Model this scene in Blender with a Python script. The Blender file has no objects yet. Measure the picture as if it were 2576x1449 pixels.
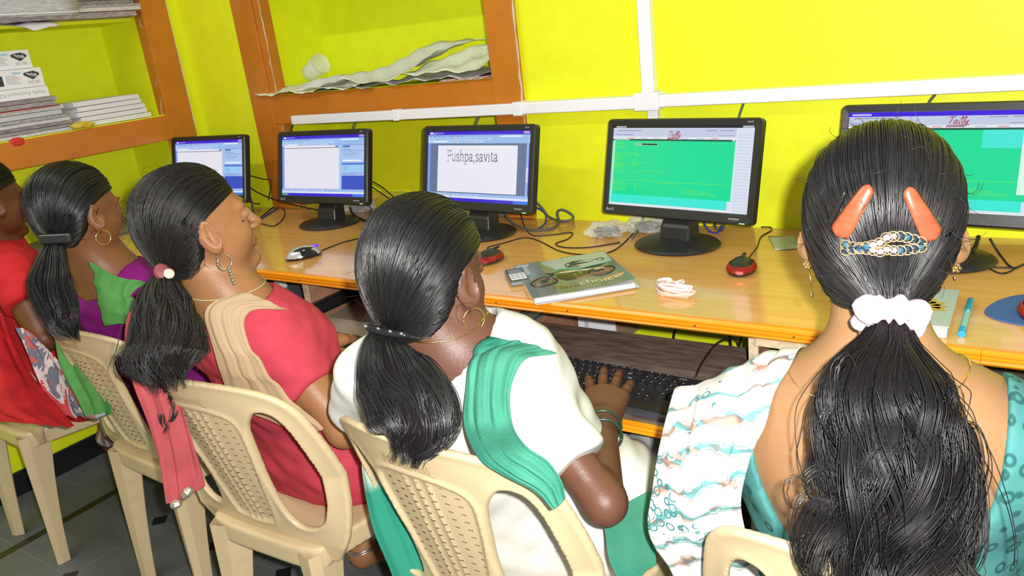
import bpy, bmesh, math, random
import numpy as np
from mathutils import Vector, Matrix, Euler
PI = math.pi
S = bpy.context.scene
COL = S.collection

# ------------------------------------------------------------------ camera
IW, IH, FPX = 2576, 1449, 1938.165
YAW, PITCH, ROLL = 0.613321, 0.321971, -0.1177785
CAM = np.array([2.9075544, -2.0392980, 1.3715830])
_cy, _sy, _cp, _sp = math.cos(YAW), math.sin(YAW), math.cos(PITCH), math.sin(PITCH)
_F = np.array([-_sy*_cp, _cy*_cp, -_sp]); _R = np.array([_cy, _sy, 0.]); _U = np.cross(_R, _F)
_R2 = math.cos(ROLL)*_R + math.sin(ROLL)*_U; _U2 = -math.sin(ROLL)*_R + math.cos(ROLL)*_U
cd = bpy.data.cameras.new('camera'); cam = bpy.data.objects.new('camera', cd); COL.objects.link(cam)
cam.matrix_world = Matrix(((_R2[0], _U2[0], -_F[0], CAM[0]), (_R2[1], _U2[1], -_F[1], CAM[1]), (_R2[2], _U2[2], -_F[2], CAM[2]), (0, 0, 0, 1)))
cd.sensor_width = 36; cd.lens = 36*FPX/IW; cd.clip_start = .02
S.camera = cam
def at(px, py, x=None, y=None, z=None, t=None):
    """the point of the room seen at a photo pixel, on the plane x=, y= or z=, or at depth t"""
    d = _R2*((px-IW/2)/FPX) - _U2*((py-IH/2)/FPX) + _F
    if x is not None: t = (x-CAM[0])/d[0]
    elif y is not None: t = (y-CAM[1])/d[1]
    elif z is not None: t = (z-CAM[2])/d[2]
    return CAM + d*t

# ------------------------------------------------------------------ light
w = bpy.data.worlds.new('world'); S.world = w; w.use_nodes = True
w.node_tree.nodes['Background'].inputs[0].default_value = (1, .985, .95, 1)
w.node_tree.nodes['Background'].inputs[1].default_value = .44
fl = bpy.data.lights.new('camera_flash', 'POINT'); fl.energy = 162; fl.shadow_soft_size = .013; fl.color = (1, .98, .95)
flo = bpy.data.objects.new('camera_flash', fl); COL.objects.link(flo)
flo.location = Vector(CAM + _R2*.045 + _U2*.03 - _F*.01)
tl = bpy.data.lights.new('added_ceiling_fill', 'AREA'); tl.shape = 'RECTANGLE'; tl.size = 1.2; tl.size_y = .08; tl.energy = 20  # added fill lamp, no such tube in view; brightens left wall and niche
tlo = bpy.data.objects.new('added_ceiling_fill', tl); COL.objects.link(tlo); tlo.location = (.9, -1.7, 2.7)
S.view_settings.view_transform = 'Standard'; S.view_settings.look = 'None'
S.view_settings.exposure = 0; S.view_settings.gamma = 1

# ------------------------------------------------------------------ materials
def lin(h):
    h = h.lstrip('#'); c = [int(h[i:i+2], 16)/255 for i in (0, 2, 4)]
    return tuple(v/12.92 if v <= .04045 else ((v+.055)/1.055)**2.4 for v in c)
def setin(b, n, v):
    if n in b.inputs: b.inputs[n].default_value = v
def mat(name, col, rough=.5, spec=.5, metal=0, bump=0, bscale=60, var=0, vscale=8, col2=None, stretch=None, coat=0, trans=0, alpha=1, sss=0, emit=None, detail=3):
    m = bpy.data.materials.new(name); m.use_nodes = True; nt = m.node_tree; b = nt.nodes['Principled BSDF']
    if isinstance(col, str): col = lin(col)
    if isinstance(col2, str): col2 = lin(col2)
    setin(b, 'Base Color', (*col, 1)); setin(b, 'Roughness', rough); setin(b, 'Specular IOR Level', spec); setin(b, 'Metallic', metal)
    setin(b, 'Coat Weight', coat); setin(b, 'Transmission Weight', trans); setin(b, 'Alpha', alpha)
    if sss: setin(b, 'Subsurface Weight', sss); setin(b, 'Subsurface Radius', (.012, .005, .003)); setin(b, 'Subsurface Scale', 1.)
    if emit: setin(b, 'Emission Color', (*emit, 1)); setin(b, 'Emission Strength', 1.)
    if bump or var or col2:
        tc = nt.nodes.new('ShaderNodeTexCoord'); mp = nt.nodes.new('ShaderNodeMapping'); nt.links.new(tc.outputs['Object'], mp.inputs[0])
        if stretch: mp.inputs['Scale'].default_value = stretch
        if var or col2:
            n = nt.nodes.new('ShaderNodeTexNoise'); n.inputs['Scale'].default_value = vscale; n.inputs['Detail'].default_value = detail
            nt.links.new(mp.outputs[0], n.inputs['Vector'])
            r = nt.nodes.new('ShaderNodeValToRGB'); c2 = col2 or tuple(v*(1-var) for v in col)
            r.color_ramp.elements[0].position = .35; r.color_ramp.elements[1].position = .68
            r.color_ramp.elements[0].color = (*c2, 1); r.color_ramp.elements[1].color = (*col, 1)
            nt.links.new(n.outputs['Fac'], r.inputs[0]); nt.links.new(r.outputs[0], b.inputs['Base Color'])
        if bump:
            n2 = nt.nodes.new('ShaderNodeTexNoise'); n2.inputs['Scale'].default_value = bscale; n2.inputs['Detail'].default_value = 4
            nt.links.new(mp.outputs[0], n2.inputs['Vector'])
            bp = nt.nodes.new('ShaderNodeBump'); bp.inputs['Strength'].default_value = bump; bp.inputs['Distance'].default_value = .004
            nt.links.new(n2.outputs['Fac'], bp.inputs['Height']); nt.links.new(bp.outputs[0], b.inputs['Normal'])
    return m
_em = {}
def smat(h, k=.92):
    """a lit patch of a monitor picture"""
    if (h, k) not in _em:
        c = lin(h); _em[(h, k)] = mat('screen_'+h.strip('#'), (.01, .01, .012), rough=.12, spec=.3, emit=tuple(v*k for v in c))
    return _em[(h, k)]
M = {}
M['yellow'] = mat('yellow_wall_paint', (.80, .87, .012), .55, .35, bump=.25, bscale=45, var=.07, vscale=14)
M['black_skirt'] = mat('black_skirting_stone', (.012, .012, .014), .3, .5)
M['orange'] = mat('orange_enamel', (.54, .175, .016), .3, .5, bump=.25, bscale=30, var=.1, vscale=10)
M['chip_glare'] = mat('white_chips_and_edge_glare', (.62, .5, .4), .7, .3)
M['slab'] = mat('grey_stone_slab', (.2, .2, .18), .5, .4, bump=.2)
M['pvc'] = mat('white_pvc_duct', (.82, .82, .86), .35, .5)
M['lam'] = mat('honey_laminate', (.74, .40, .12), .14, .5, col2=(.66, .34, .095), vscale=5, stretch=(1, 9, 1), coat=.25)
M['trimw'] = mat('orange_edge_moulding', (.80, .27, .006), .3, .5)
M['ply'] = mat('bare_plywood', (.42, .22, .13), .6, .3, col2=(.3, .14, .08), vscale=7, stretch=(2, 2, 22))
M['plyedge'] = mat('pale_ply_edge', (.62, .48, .32), .6, .3, var=.3, vscale=90)
M['tray'] = mat('worn_brown_tray', (.21, .155, .125), .45, .4, col2=(.11, .07, .055), vscale=9, stretch=(2, 9, 2), detail=6)
M['rail'] = mat('zinc_slide_rail', (.55, .55, .55), .3, .5, metal=.9)
M['brail'] = mat('black_slide_rail', (.015, .015, .016), .35, .5)
M['blk'] = mat('black_plastic', (.017, .018, .019), .38, .5, bump=.1, bscale=600)
M['blkg'] = mat('glossy_black_plastic', (.01, .01, .011), .15, .5)
M['blks'] = mat('satin_black_plastic', (.022, .022, .023), .36, .45)
M['gry'] = mat('grey_plastic', (.2, .21, .23), .35, .5)
M['mark'] = mat('pale_print', (.45, .45, .47), .5, .3)
M['markd'] = mat('dark_print', (.05, .05, .06), .5, .3)
M['white'] = mat('white_card', (.78, .78, .82), .6, .3)
M['paper'] = mat('newsprint', (.68, .67, .67), .8, .2, col2=(.45, .44, .44), vscale=70, stretch=(1, 1, 6), bump=.2)
M['paper2'] = mat('clean_paper', (.72, .71, .76), .8, .2, bump=.15)
M['paper3'] = mat('yellowish_newsprint', (.84, .87, .68), .8, .2, col2=(.68, .72, .54), vscale=120, bump=.2)
M['cable'] = mat('black_cable', (.015, .015, .017), .45, .4)
M['bluecable'] = mat('blue_cable', (.03, .05, .3), .4, .4)
M['greycable'] = mat('grey_cable', (.1, .11, .1), .45, .4)
M['silver'] = mat('silver_metal', (.75, .75, .74), .22, .5, metal=1)
M['silverp'] = mat('silver_plastic', (.52, .52, .54), .25, .5, metal=.4)
M['gold'] = mat('gold_metal', (.85, .62, .28), .22, .5, metal=1)
M['chair'] = mat('cream_plastic', (.58, .455, .265), .33, .5, bump=.06, bscale=300, var=.05, vscale=5)
M['green_led'] = mat('green_led', (.1, .4, .1), .4, .5, emit=(.35, .9, .35))

# ------------------------------------------------------------------ builders
def link(name, me, mats, parent=None, loc=None, rot=None):
    o = bpy.data.objects.new(name, me); COL.objects.link(o)
    for m in (mats if isinstance(mats, (list, tuple)) else [mats]): me.materials.append(m)
    if parent: o.parent = parent
    if loc is not None: o.location = Vector(loc)
    if rot is not None: o.rotation_euler = rot
    return o
def tag(o, label=None, cat=None, group=None, kind=None):
    if label: o['label'] = label
    if cat: o['category'] = cat
    if group: o['group'] = group
    if kind: o['kind'] = kind
    return o
def thing(name, label, cat, loc=(0, 0, 0), rz=0, group=None):
    o = bpy.data.objects.new(name, None); COL.objects.link(o); o.empty_display_size = .05
    o.location = Vector(loc); o.rotation_euler = (0, 0, rz)
    return tag(o, label, cat, group)
def catmull(P, n=8, closed=False):
    P = np.array(P, float); N = len(P); out = []
    rng = range(N) if closed else range(N-1)
    for i in rng:
        g = (lambda k: P[k % N]) if closed else (lambda k: P[k] if 0 <= k < N else (2*P[0]-P[1] if k < 0 else 2*P[-1]-P[-2]))
        p0, p1, p2, p3 = g(i-1), g(i), g(i+1), g(i+2)
        for k in range(n):
            t = k/n
            out.append(.5*(2*p1+(p2-p0)*t+(2*p0-5*p1+4*p2-p3)*t*t+(3*p1-p0-3*p2+p3)*t**3))
    if not closed: out.append(P[-1])
    return np.array(out)
class MB:
    def __init__(s): s.v = []; s.f = []; s.m = []
    def add(s, vs, fs, mi=0, T=None):
        k = len(s.v)
        for p in vs: s.v.append(tuple(T @ Vector(p)) if T is not None else tuple(p))
        for f in fs: s.f.append(tuple(i+k for i in f)); s.m.append(mi)
        return s
    def box(s, lo, hi, mi=0, T=None):
        x0, y0, z0 = lo; x1, y1, z1 = hi
        v = [(x0, y0, z0), (x1, y0, z0), (x1, y1, z0), (x0, y1, z0), (x0, y0, z1), (x1, y0, z1), (x1, y1, z1), (x0, y1, z1)]
        return s.add(v, [(0, 3, 2, 1), (4, 5, 6, 7), (0, 1, 5, 4), (1, 2, 6, 5), (2, 3, 7, 6), (3, 0, 4, 7)], mi, T)
    def tube(s, P, r, n=6, mi=0, caps=True, T=None):
        P = np.array(P, float); N = len(P)
        r = np.full(N, r) if np.isscalar(r) else np.array(r, float)
        t = np.gradient(P, axis=0); t /= np.linalg.norm(t, axis=1)[:, None]+1e-12
        a = np.array([0, 0, 1.]) if abs(t[0][2]) < .9 else np.array([1., 0, 0])
        u = np.cross(t[0], a); u /= np.linalg.norm(u); vs = []
        for i in range(N):
            u = u-t[i]*np.dot(u, t[i]); u /= np.linalg.norm(u)+1e-12; b = np.cross(t[i], u)
            for k in range(n):
                an = 2*PI*k/n; vs.append(P[i]+r[i]*(math.cos(an)*u+math.sin(an)*b))
        fs = [(i*n+k, i*n+(k+1) % n, (i+1)*n+(k+1) % n, (i+1)*n+k) for i in range(N-1) for k in range(n)]
        if caps: fs += [tuple(range(n))[::-1], tuple((N-1)*n+k for k in range(n))]
        return s.add(vs, fs, mi, T)
    def lathe(s, prof, n=32, mi=0, sx=1, sy=1, T=None):
        vs = [(r*math.cos(2*PI*k/n)*sx, r*math.sin(2*PI*k/n)*sy, z) for r, z in prof for k in range(n)]
        N = len(prof); fs = [(i*n+k, i*n+(k+1) % n, (i+1)*n+(k+1) % n, (i+1)*n+k) for i in range(N-1) for k in range(n)]
        fs += [tuple(range(n))[::-1], tuple((N-1)*n+k for k in range(n))]
        return s.add(vs, fs, mi, T)
    def prism(s, poly, y0, y1, mi=0, T=None, axis='y'):
        """poly of (a, b) pairs extruded; axis y: (a, y, b); axis z: (a, b, z); axis x: (x, a, b)"""
        q = {'y': lambda a, b, c: (a, c, b), 'z': lambda a, b, c: (a, b, c), 'x': lambda a, b, c: (c, a, b)}[axis]
        n = len(poly); vs = [q(a, b, y0) for a, b in poly]+[q(a, b, y1) for a, b in poly]
        fs = [tuple(range(n)), tuple(range(2*n-1, n-1, -1))]+[(i, i+n, (i+1) % n+n, (i+1) % n) for i in range(n)]
        return s.add(vs, fs, mi, T)
    def grid(s, G, mi=0, closed_u=False, T=None):
        G = np.array(G); a, b = G.shape[:2]
        fs = [(i*b+j, i*b+j+1, (i+1)*b+j+1, (i+1)*b+j) for i in range(a-1) for j in range(b-1)]
        if closed_u: fs += [(i*b+b-1, i*b, (i+1)*b, (i+1)*b+b-1) for i in range(a-1)]
        return s.add(G.reshape(-1, 3), fs, mi, T)
    def ell(s, c, r, mi=0, n=16, m=10, T=None):
        vs = [(c[0]+r[0]*math.sin(PI*(i+.02)/(m+.04))*math.cos(2*PI*k/n), c[1]+r[1]*math.sin(PI*(i+.02)/(m+.04))*math.sin(2*PI*k/n), c[2]+r[2]*math.cos(PI*(i+.02)/(m+.04))) for i in range(m+1) for k in range(n)]
        fs = [(i*n+k, (i+1)*n+k, (i+1)*n+(k+1) % n, i*n+(k+1) % n) for i in range(m) for k in range(n)]
        fs += [tuple(range(n)), tuple(m*n+k for k in range(n))[::-1]]
        return s.add(vs, fs, mi, T)
    def text(s, body, size, T, mi=0, font_shear=0, align='LEFT', depth=0, sx=1):
        cu = bpy.data.curves.new('t', 'FONT'); cu.body = body; cu.size = size; cu.shear = font_shear; cu.align_x = align; cu.extrude = depth
        o = bpy.data.objects.new('t', cu); me = o.to_mesh()
        s.add([(v.co.x*sx, v.co.y, v.co.z) for v in me.vertices], [tuple(p.vertices) for p in me.polygons], mi, T)
        o.to_mesh_clear(); bpy.data.objects.remove(o); bpy.data.curves.remove(cu); return s
    def build(s, name, mats, parent=None, smooth=False, bevel=0, seg=2, loc=None, rot=None, solid=0, sub=0, angle=None, fix=True):
        me = bpy.data.meshes.new(name); me.from_pydata(s.v, [], s.f); 
        me.polygons.foreach_set('material_index', s.m)
        if fix:
            b = bmesh.new(); b.from_mesh(me); bmesh.ops.recalc_face_normals(b, faces=b.faces); b.to_mesh(me); b.free()
        if smooth: me.polygons.foreach_set('use_smooth', [True]*len(me.polygons))
        o = link(name, me, mats, parent, loc, rot)
        if solid: md = o.modifiers.new('solid', 'SOLIDIFY'); md.thickness = solid; md.offset = 0
        if bevel: md = o.modifiers.new('bevel', 'BEVEL'); md.width = bevel; md.segments = seg; md.limit_method = 'ANGLE'
        if sub: md = o.modifiers.new('sub', 'SUBSURF'); md.levels = sub; md.render_levels = sub
        if angle: 
            md = o.modifiers.new('edge', 'EDGE_SPLIT'); md.split_angle = angle
        return o
def XF(loc=(0, 0, 0), rot=(0, 0, 0), sc=(1, 1, 1)):
    return Matrix.LocRotScale(Vector(loc), Euler(rot), Vector(sc))
FRONT = Matrix.Rotation(PI/2, 4, 'X')     # text plane (x, y) -> (x, z), facing -y
def dup(o, loc=None, rz=None, label=None, group=None):
    c = o.copy(); COL.objects.link(c)
    if loc is not None: c.location = Vector(loc)
    if rz is not None: c.rotation_euler = (o.rotation_euler[0], o.rotation_euler[1], rz)
    if label: c['label'] = label
    if group: c['group'] = group
    for k in list(o.children):
        d = k.copy(); COL.objects.link(d); d.parent = c
        for g in list(k.children):
            e = g.copy(); COL.objects.link(e); e.parent = d
    return c
rnd = random.Random(7)

# ------------------------------------------------------------------ signed-distance mesher
def nrm(v): v = np.array(v, float); return v/np.linalg.norm(v)
def sd_cap(P, a, b, r1, r2):
    a = np.array(a, float); ba = np.array(b, float)-a; t = np.clip(((P-a)@ba)/(ba@ba+1e-12), 0, 1)
    return np.linalg.norm(P-a-t[:, None]*ba, axis=1)-(r1+(r2-r1)*t)
def sd_ell(P, c, r, B=None):
    q = P-np.array(c, float)
    if B is not None: q = q@B
    r = np.array(r, float); k0 = np.linalg.norm(q/r, axis=1); k1 = np.linalg.norm(q/(r*r), axis=1)+1e-9
    return k0*(k0-1)/k1
def sd_box(P, c, h, B=None, rr=0):
    q = P-np.array(c, float)
    if B is not None: q = q@B
    q = np.abs(q)-np.array(h, float)+rr
    return np.linalg.norm(np.maximum(q, 0), axis=1)+np.minimum(q.max(axis=1), 0)-rr
def smin(a, b, k):
    h = np.maximum(k-np.abs(a-b), 0)/k
    return np.minimum(a, b)-h*h*k*.25
def smax(a, b, k): return -smin(-a, -b, k)
def sd_poly(X, Z, poly):
    poly = np.array(poly); d = np.full(len(X), 1e9); ins = np.zeros(len(X), bool); n = len(poly)
    for i in range(n):
        a, b = poly[i], poly[(i+1) % n]; e = b-a
        t = np.clip(((X-a[0])*e[0]+(Z-a[1])*e[1])/(e@e+1e-12), 0, 1)
        d = np.minimum(d, (X-a[0]-e[0]*t)**2+(Z-a[1]-e[1]*t)**2)
        c = (a[1] > Z) != (b[1] > Z)
        if abs(e[1]) > 1e-12: ins ^= c & (X < e[0]*(Z-a[1])/e[1]+a[0])
    return np.where(ins, -1, 1)*np.sqrt(d)
def mesh_sdf(fn, lo, hi, h):
    """surface nets over fn(points); blocks far from the surface are skipped. -> verts, quads"""
    lo = np.array(lo, float); hi = np.array(hi, float); B = 5
    nb = np.maximum(np.ceil((hi-lo)/(h*B)).astype(int), 1); n = nb*B+1
    ci = np.stack(np.meshgrid(*[np.arange(k) for k in nb], indexing='ij'), -1).reshape(-1, 3)
    dc = fn(lo+(ci+.5)*B*h)
    D = np.repeat(np.repeat(np.repeat(dc.reshape(nb), B, 0), B, 1), B, 2)
    D = np.pad(D, ((0, 1), (0, 1), (0, 1)), mode='edge').astype(np.float32)
    act = ci[np.abs(dc) < B*h*1.25]
    if len(act) == 0: return np.zeros((0, 3)), np.zeros((0, 4), int)
    loc = np.stack(np.meshgrid(*[np.arange(B+1)]*3, indexing='ij'), -1).reshape(-1, 3)
    gi = (act[:, None, :]*B+loc[None]).reshape(-1, 3)
    key = np.unique((gi[:, 0]*n[1]+gi[:, 1])*n[2]+gi[:, 2])
    gx = key//(n[1]*n[2]); gy = key//n[2] % n[1]; gz = key % n[2]
    D[gx, gy, gz] = fn(lo+np.stack([gx, gy, gz], 1)*h)
    s = D < 0
    cs = [s[i:n[0]-1+i, j:n[1]-1+j, k:n[2]-1+k] for i in (0, 1) for j in (0, 1) for k in (0, 1)]
    cnt = sum(c.astype(np.int8) for c in cs); C = np.argwhere((cnt > 0) & (cnt < 8))
    idx = np.full(n-1, -1, np.int64); idx[C[:, 0], C[:, 1], C[:, 2]] = np.arange(len(C))
    acc = np.zeros((len(C), 3)); w_ = np.zeros(len(C))
    cor = [(i, j, k) for i in (0, 1) for j in (0, 1) for k in (0, 1)]
    for a in cor:
        for ax in range(3):
            if a[ax]: continue
            b = list(a); b[ax] = 1
            da = D[C[:, 0]+a[0], C[:, 1]+a[1], C[:, 2]+a[2]]; db = D[C[:, 0]+b[0], C[:, 1]+b[1], C[:, 2]+b[2]]
            m = (da < 0) != (db < 0); t = np.where(m, da/(da-db+1e-12), 0)
            p = np.array(a, float)+np.eye(3)[ax]*t[:, None]; acc[m] += p[m]; w_[m] += 1
    V = lo+(C+acc/np.maximum(w_, 1)[:, None])*h
    Q = []
    for ax in range(3):
        u, v = (ax+1) % 3, (ax+2) % 3
        sl0 = [slice(1, -1)]*3; sl1 = [slice(1, -1)]*3; sl0[ax] = slice(0, -1); sl1[ax] = slice(1, None)
        ch = s[tuple(sl0)] != s[tuple(sl1)]; E = np.argwhere(ch); off = np.ones(3, int); off[ax] = 0; E = E+off
        flip = s[E[:, 0], E[:, 1], E[:, 2]]
        def g(du, dv):
            q = E.copy(); q[:, u] -= du; q[:, v] -= dv; return idx[q[:, 0], q[:, 1], q[:, 2]]
        q = np.stack([g(1, 1), g(0, 1), g(0, 0), g(1, 0)], 1); q[~flip] = q[~flip][:, ::-1]
        Q.append(q[(q >= 0).all(1)])
    return V, np.concatenate(Q)
def sdf_obj(name, parts, mats, parent=None, smooth_it=1, mi=None):
    """parts: list of (fn, lo, hi, h) or of ready (verts, quads)"""
    vs, qs, k = [], [], 0
    for p in parts:
        V, Q = mesh_sdf(*p) if callable(p[0]) else p
        vs.append(V); qs.append(Q+k); k += len(V)
    V = np.concatenate(vs); Q = np.concatenate(qs)
    for _ in range(smooth_it):
        a = np.zeros_like(V); c = np.zeros(len(V))
        for i in range(4):
            for j in (1, 3): np.add.at(a, Q[:, i], V[Q[:, (i+j) % 4]]); np.add.at(c, Q[:, i], 1)
        V = .5*V+.5*a/np.maximum(c, 1)[:, None]
    me = bpy.data.meshes.new(name); me.from_pydata(V.tolist(), [], Q.tolist())
    me.polygons.foreach_set('use_smooth', [True]*len(me.polygons))
    o = link(name, me, mats, parent)
    if mi is not None: me.polygons.foreach_set('material_index', mi(V[Q].mean(1)).astype(np.int32))
    return o
# ================================================================== the room
def struct(mb, name, mats, **k): return tag(mb.build(name, mats, **k), kind='structure')
NZ0, NZ1, NZ2, NZ3 = .793, 1.125, 1.236, 1.62        # niche floor, rail bottom, rail top, upper niche top
b = MB()
for lo, hi in [((-.3, 0, -.02), (.47, .32, 2.3)), ((1.503, 0, -.02), (4.2, .32, 2.3)), ((.47, 0, NZ1), (1.503, .32, NZ2)), ((.47, 0, -.02), (1.503, .32, NZ0-.004)), ((.47, 0, NZ3), (1.503, .32, 2.3)), ((.47, .3, NZ0), (1.503, .32, NZ3))]:
    b.box(lo, hi)
struct(b, 'wall_back', M['yellow'])
b = MB()
LZ1, LZ2, LZ3, LYR, LYL = 1.106, 1.204, 1.66, -.165, -1.5
for lo, hi in [((-.32, LYR, -.02), (0, 0, 2.3)), ((-.32, -2.6, -.02), (0, LYL, 2.3)), ((-.32, LYL, LZ1), (0, LYR, LZ2)), ((-.32, LYL, -.02), (0, LYR, .775)), ((-.32, LYL, 1.9), (0, LYR, 2.3)), ((-.32, LYL, .775), (-.3, LYR, 1.9))]:
    b.box(lo, hi)
struct(b, 'wall_left', M['yellow'])
struct(MB().box((-.3, LYL, 1.567), (-.075, LYR, 1.58)), 'trim_3', M['yellow'])
struct(MB().box((-.3, LYL, .775), (.004, LYR, .797)), 'trim_4', M['slab'])
# orange shelf surrounds
b = MB()
b.box((.343, -.014, NZ0), (.458, .045, 2.3)); b.box((.458, -.006, NZ1), (.496, .042, 2.3)); b.box((.455, -.013, NZ0), (.49, .04, NZ1))
b.box((1.503, -.022, NZ0), (1.603, .04, 2.3)); b.box((.40, -.012, NZ1), (1.56, .04, NZ2-.002))
struct(b, 'trim_1', M['orange'], bevel=.003)
b = MB()
for x, z0, z1 in [(.497, NZ2, 2.2), (.4905, NZ0, NZ1)]:
    P = [(x+rnd.uniform(-.002, .002), -.006+rnd.uniform(-.003, .002), z0+(z1-z0)*i/40) for i in range(41)]
    b.tube(P, [rnd.uniform(.0006, .003) for _ in P], 5)
P = [(1.606+rnd.uniform(-.002, .002), -.018, NZ0+.05+(1.3)*i/40) for i in range(41)]  # white glare along the right stile's side, put in as a pale strip
b.tube(P, [rnd.uniform(.001, .004) for _ in P], 5)
struct(b, 'trim_5', M['chip_glare'])
b = MB()
b.box((-.045, LYR-.003, LZ1-.006), (.014, -.056, 2.3)); b.box((-.04, LYL, LZ1), (.013, -.07, LZ2-.003)); b.box((0, LYR-.02, .79), (.006, LYR+.0, LZ1))
struct(b, 'trim_2', M['orange'], bevel=.003)
b = MB()
P = [(.016, -.056+rnd.uniform(-.002, .002), LZ1+(1.1)*i/50) for i in range(51)]; b.tube(P, [rnd.uniform(.0006, .0028) for _ in P], 5)
P = [(-.02+rnd.uniform(0, .03), LYR-.002+rnd.uniform(-.002, .002), LZ2+(1.0)*i/50) for i in range(51)]; b.tube(P, [rnd.uniform(.0004, .0022) for _ in P], 5)
struct(b, 'trim_6', M['chip_glare'])
struct(MB().box((0, -2.6, 0), (.012, 0, .088)).box((0, -.012, 0), (4.2, 0, .088)), 'baseboard_left', M['black_skirt'], bevel=.003)
# floor of octagonal grey slabs with small black diamonds and a dark border strip
mf = mat('grey_floor_slab', (.13, .137, .14), .45, .4, col2=(.095, .103, .105), vscale=5, bump=.2, bscale=25, detail=6)
mg = mat('floor_joint', (.19, .19, .19), .7, .3); md_ = mat('black_floor_inset', (.010, .010, .011), .35, .5)
b = MB().box((-.3, -2.6, -.03), (4.2, .0, 0))
b.box((.318, -2.6, 0), (.352, 0, .0006), 2)
for i in range(13):
    b.box((.658+.2985*i-.001, -2.6, 0), (.658+.2985*i+.001, 0, .0003), 1)
for j in range(9):
    yy = -.075-.297*j; b.box((0, yy-.001, 0), (4.2, yy+.001, .0003), 1)
    for i in range(12):
        x = .658+.2985*i; d = .03
        b.add([(x-d, yy, .0008), (x, yy-d, .0008), (x+d, yy, .0008), (x, yy+d, .0008)], [(0, 1, 2, 3)], 2)
struct(b, 'floor', [mf, mg, md_])
# white cable trunking
t = thing('cable_trunking', 'white plastic cable trunking running along the yellow wall above the monitors', 'cable trunking', (2, 0, 1.13))
def kid(mb, name, mats, root, **k):
    """build a part in room coordinates, then hang it on its thing"""
    o = mb.build(name, mats, **k); par(o, root); return o
def par(o, root):
    bpy.context.view_layer.update()
    o.parent = root; o.matrix_parent_inverse = Matrix.LocRotScale(root.location, root.rotation_euler, None).inverted()
kid(MB().box((.592, -.048, 1.126), (1.12, -.024, 1.158)).box((1.12, -.048, 1.126), (2.03, -.024, 1.159)).box((1.6, -.042, 1.127), (4.2, -.001, 1.160)), 'horizontal_duct', M['pvc'], t, bevel=.003)
kid(MB().box((2.002, -.03, 1.158), (2.038, -.001, 2.3)), 'vertical_duct', M['pvc'], t, bevel=.003)
kid(MB().box((2.014, -.028, .80), (2.044, -.001, 1.128)), 'vertical_duct', M['pvc'], t, bevel=.003)
kid(MB().box((1.985, -.05, 1.120), (2.058, -.002, 1.168)), 'joint_cover', M['pvc'], t, bevel=.003)
kid(MB().box((1.10, -.051, 1.1235), (1.125, -.022, 1.161)), 'joint_cover', M['pvc'], t, bevel=.002)
kid(MB().box((1.588, -.052, 1.122), (1.618, -.002, 1.163)), 'joint_cover', M['pvc'], t, bevel=.002)

# ================================================================== the desk
DZ, DF = .79, -.675
desk = thing('computer_desk', 'long honey-coloured laminate computer desk with orange edging against the yellow wall', 'desk', (1.6, -.34, 0))
kid(MB().box((.005, DF+.006, DZ-.02), (3.9, -.002, DZ)).box((.50, -.01, DZ-.015), (1.50, .29, DZ)), 'tabletop', M['lam'], desk, bevel=.0015)
prof = [(DF+.008, DZ-.027), (DF-.001, DZ-.027), (DF-.006, DZ-.022), (DF-.003, DZ-.019), (DF-.006, DZ-.016), (DF-.007, DZ-.012), (DF-.004, DZ-.010), (DF-.007, DZ-.007), (DF-.007, DZ-.003), (DF-.003, DZ+.0015), (DF+.008, DZ+.0015)]
for x0, x1 in ((.005, 2.868), (2.8685, 3.9)):
    b = MB().prism(prof, x0, x1, 0, axis='x')
    for i in range(14):
        x = .8+i*.22+((i*37) % 10-5)*.01
        if x0 < x < x1: b.box((x, DF-.0078, DZ-.0145), (x+.0035, DF-.006, DZ-.0115), 1)
    kid(b, 'edge_moulding', [M['trimw'], M['markd']], desk)
for x in (.62, 1.208, 1.850, 2.487, 3.09):
    o = kid(MB().box((x-.009, DF+.03, .0), (x+.009, -.14, DZ-.021)), 'side_panel', M['ply'], desk)
    kid(MB().box((x-.0095, DF+.026, .0), (x+.0095, DF+.031, DZ-.021)), 'front_edge', M['plyedge'], desk)
kid(MB().box((2.497, DF+.004, DZ-.045), (2.80, DF+.03, DZ-.028)), 'apron_batten', M['plyedge'], desk)
def rail(x, y0, y1, z, m, s=1):
    b = MB().box((x, y0, z-.02), (x+.006*s, y1, z+.02)).box((x+.006*s, y0-.05, z-.012), (x+.012*s, y1-.1, z+.012)).box((x+.006*s, y0, z-.02), (x+.014*s, y1, z-.016)).box((x+.006*s, y0, z+.016), (x+.014*s, y1, z+.02))
    return kid(b, 'slide_rail', m, desk, bevel=.001)
rail(1.218, -.80, -.22, .672, M['brail']); rail(.63, -.66, -.2, .685, M['brail']); rail(1.2, -.66, -.22, .672, M['brail'], -1)
rail(1.860, -.62, -.2, .672, M['rail']); rail(2.478, -.62, -.2, .66, M['brail'], -1); rail(2.497, -.64, -.2, .675, M['rail'])
rail(3.08, -.64, -.2, .66, M['brail'], -1)
TZ = .641
def tray(x0, x1, y0, y1, m, lip=True):
    o = kid(MB().box((x0, y0, TZ-.016), (x1, y1, TZ)), 'keyboard_tray', m, desk, bevel=.001)
    if lip:
        pr = [(y0+.004, TZ-.02), (y0-.006, TZ-.018), (y0-.003, TZ-.013), (y0-.007, TZ-.009), (y0-.004, TZ-.005), (y0-.006, TZ), (y0+.004, TZ+.002)]
        kid(MB().prism(pr, x0, x1, 0, axis='x'), 'tray_moulding', M['trimw'], desk)
tray(1.874, 2.464, -.862, -.46, M['tray'])
tray(1.233, 1.836, -.87, -.46, mat('beige_tray', (.42, .33, .24), .5, .4, var=.25, vscale=12), True)
tray(2.512, 3.066, -.74, -.3, M['tray'])
tray(.645, 1.186, -.66, -.3, M['gry'], False)

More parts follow.
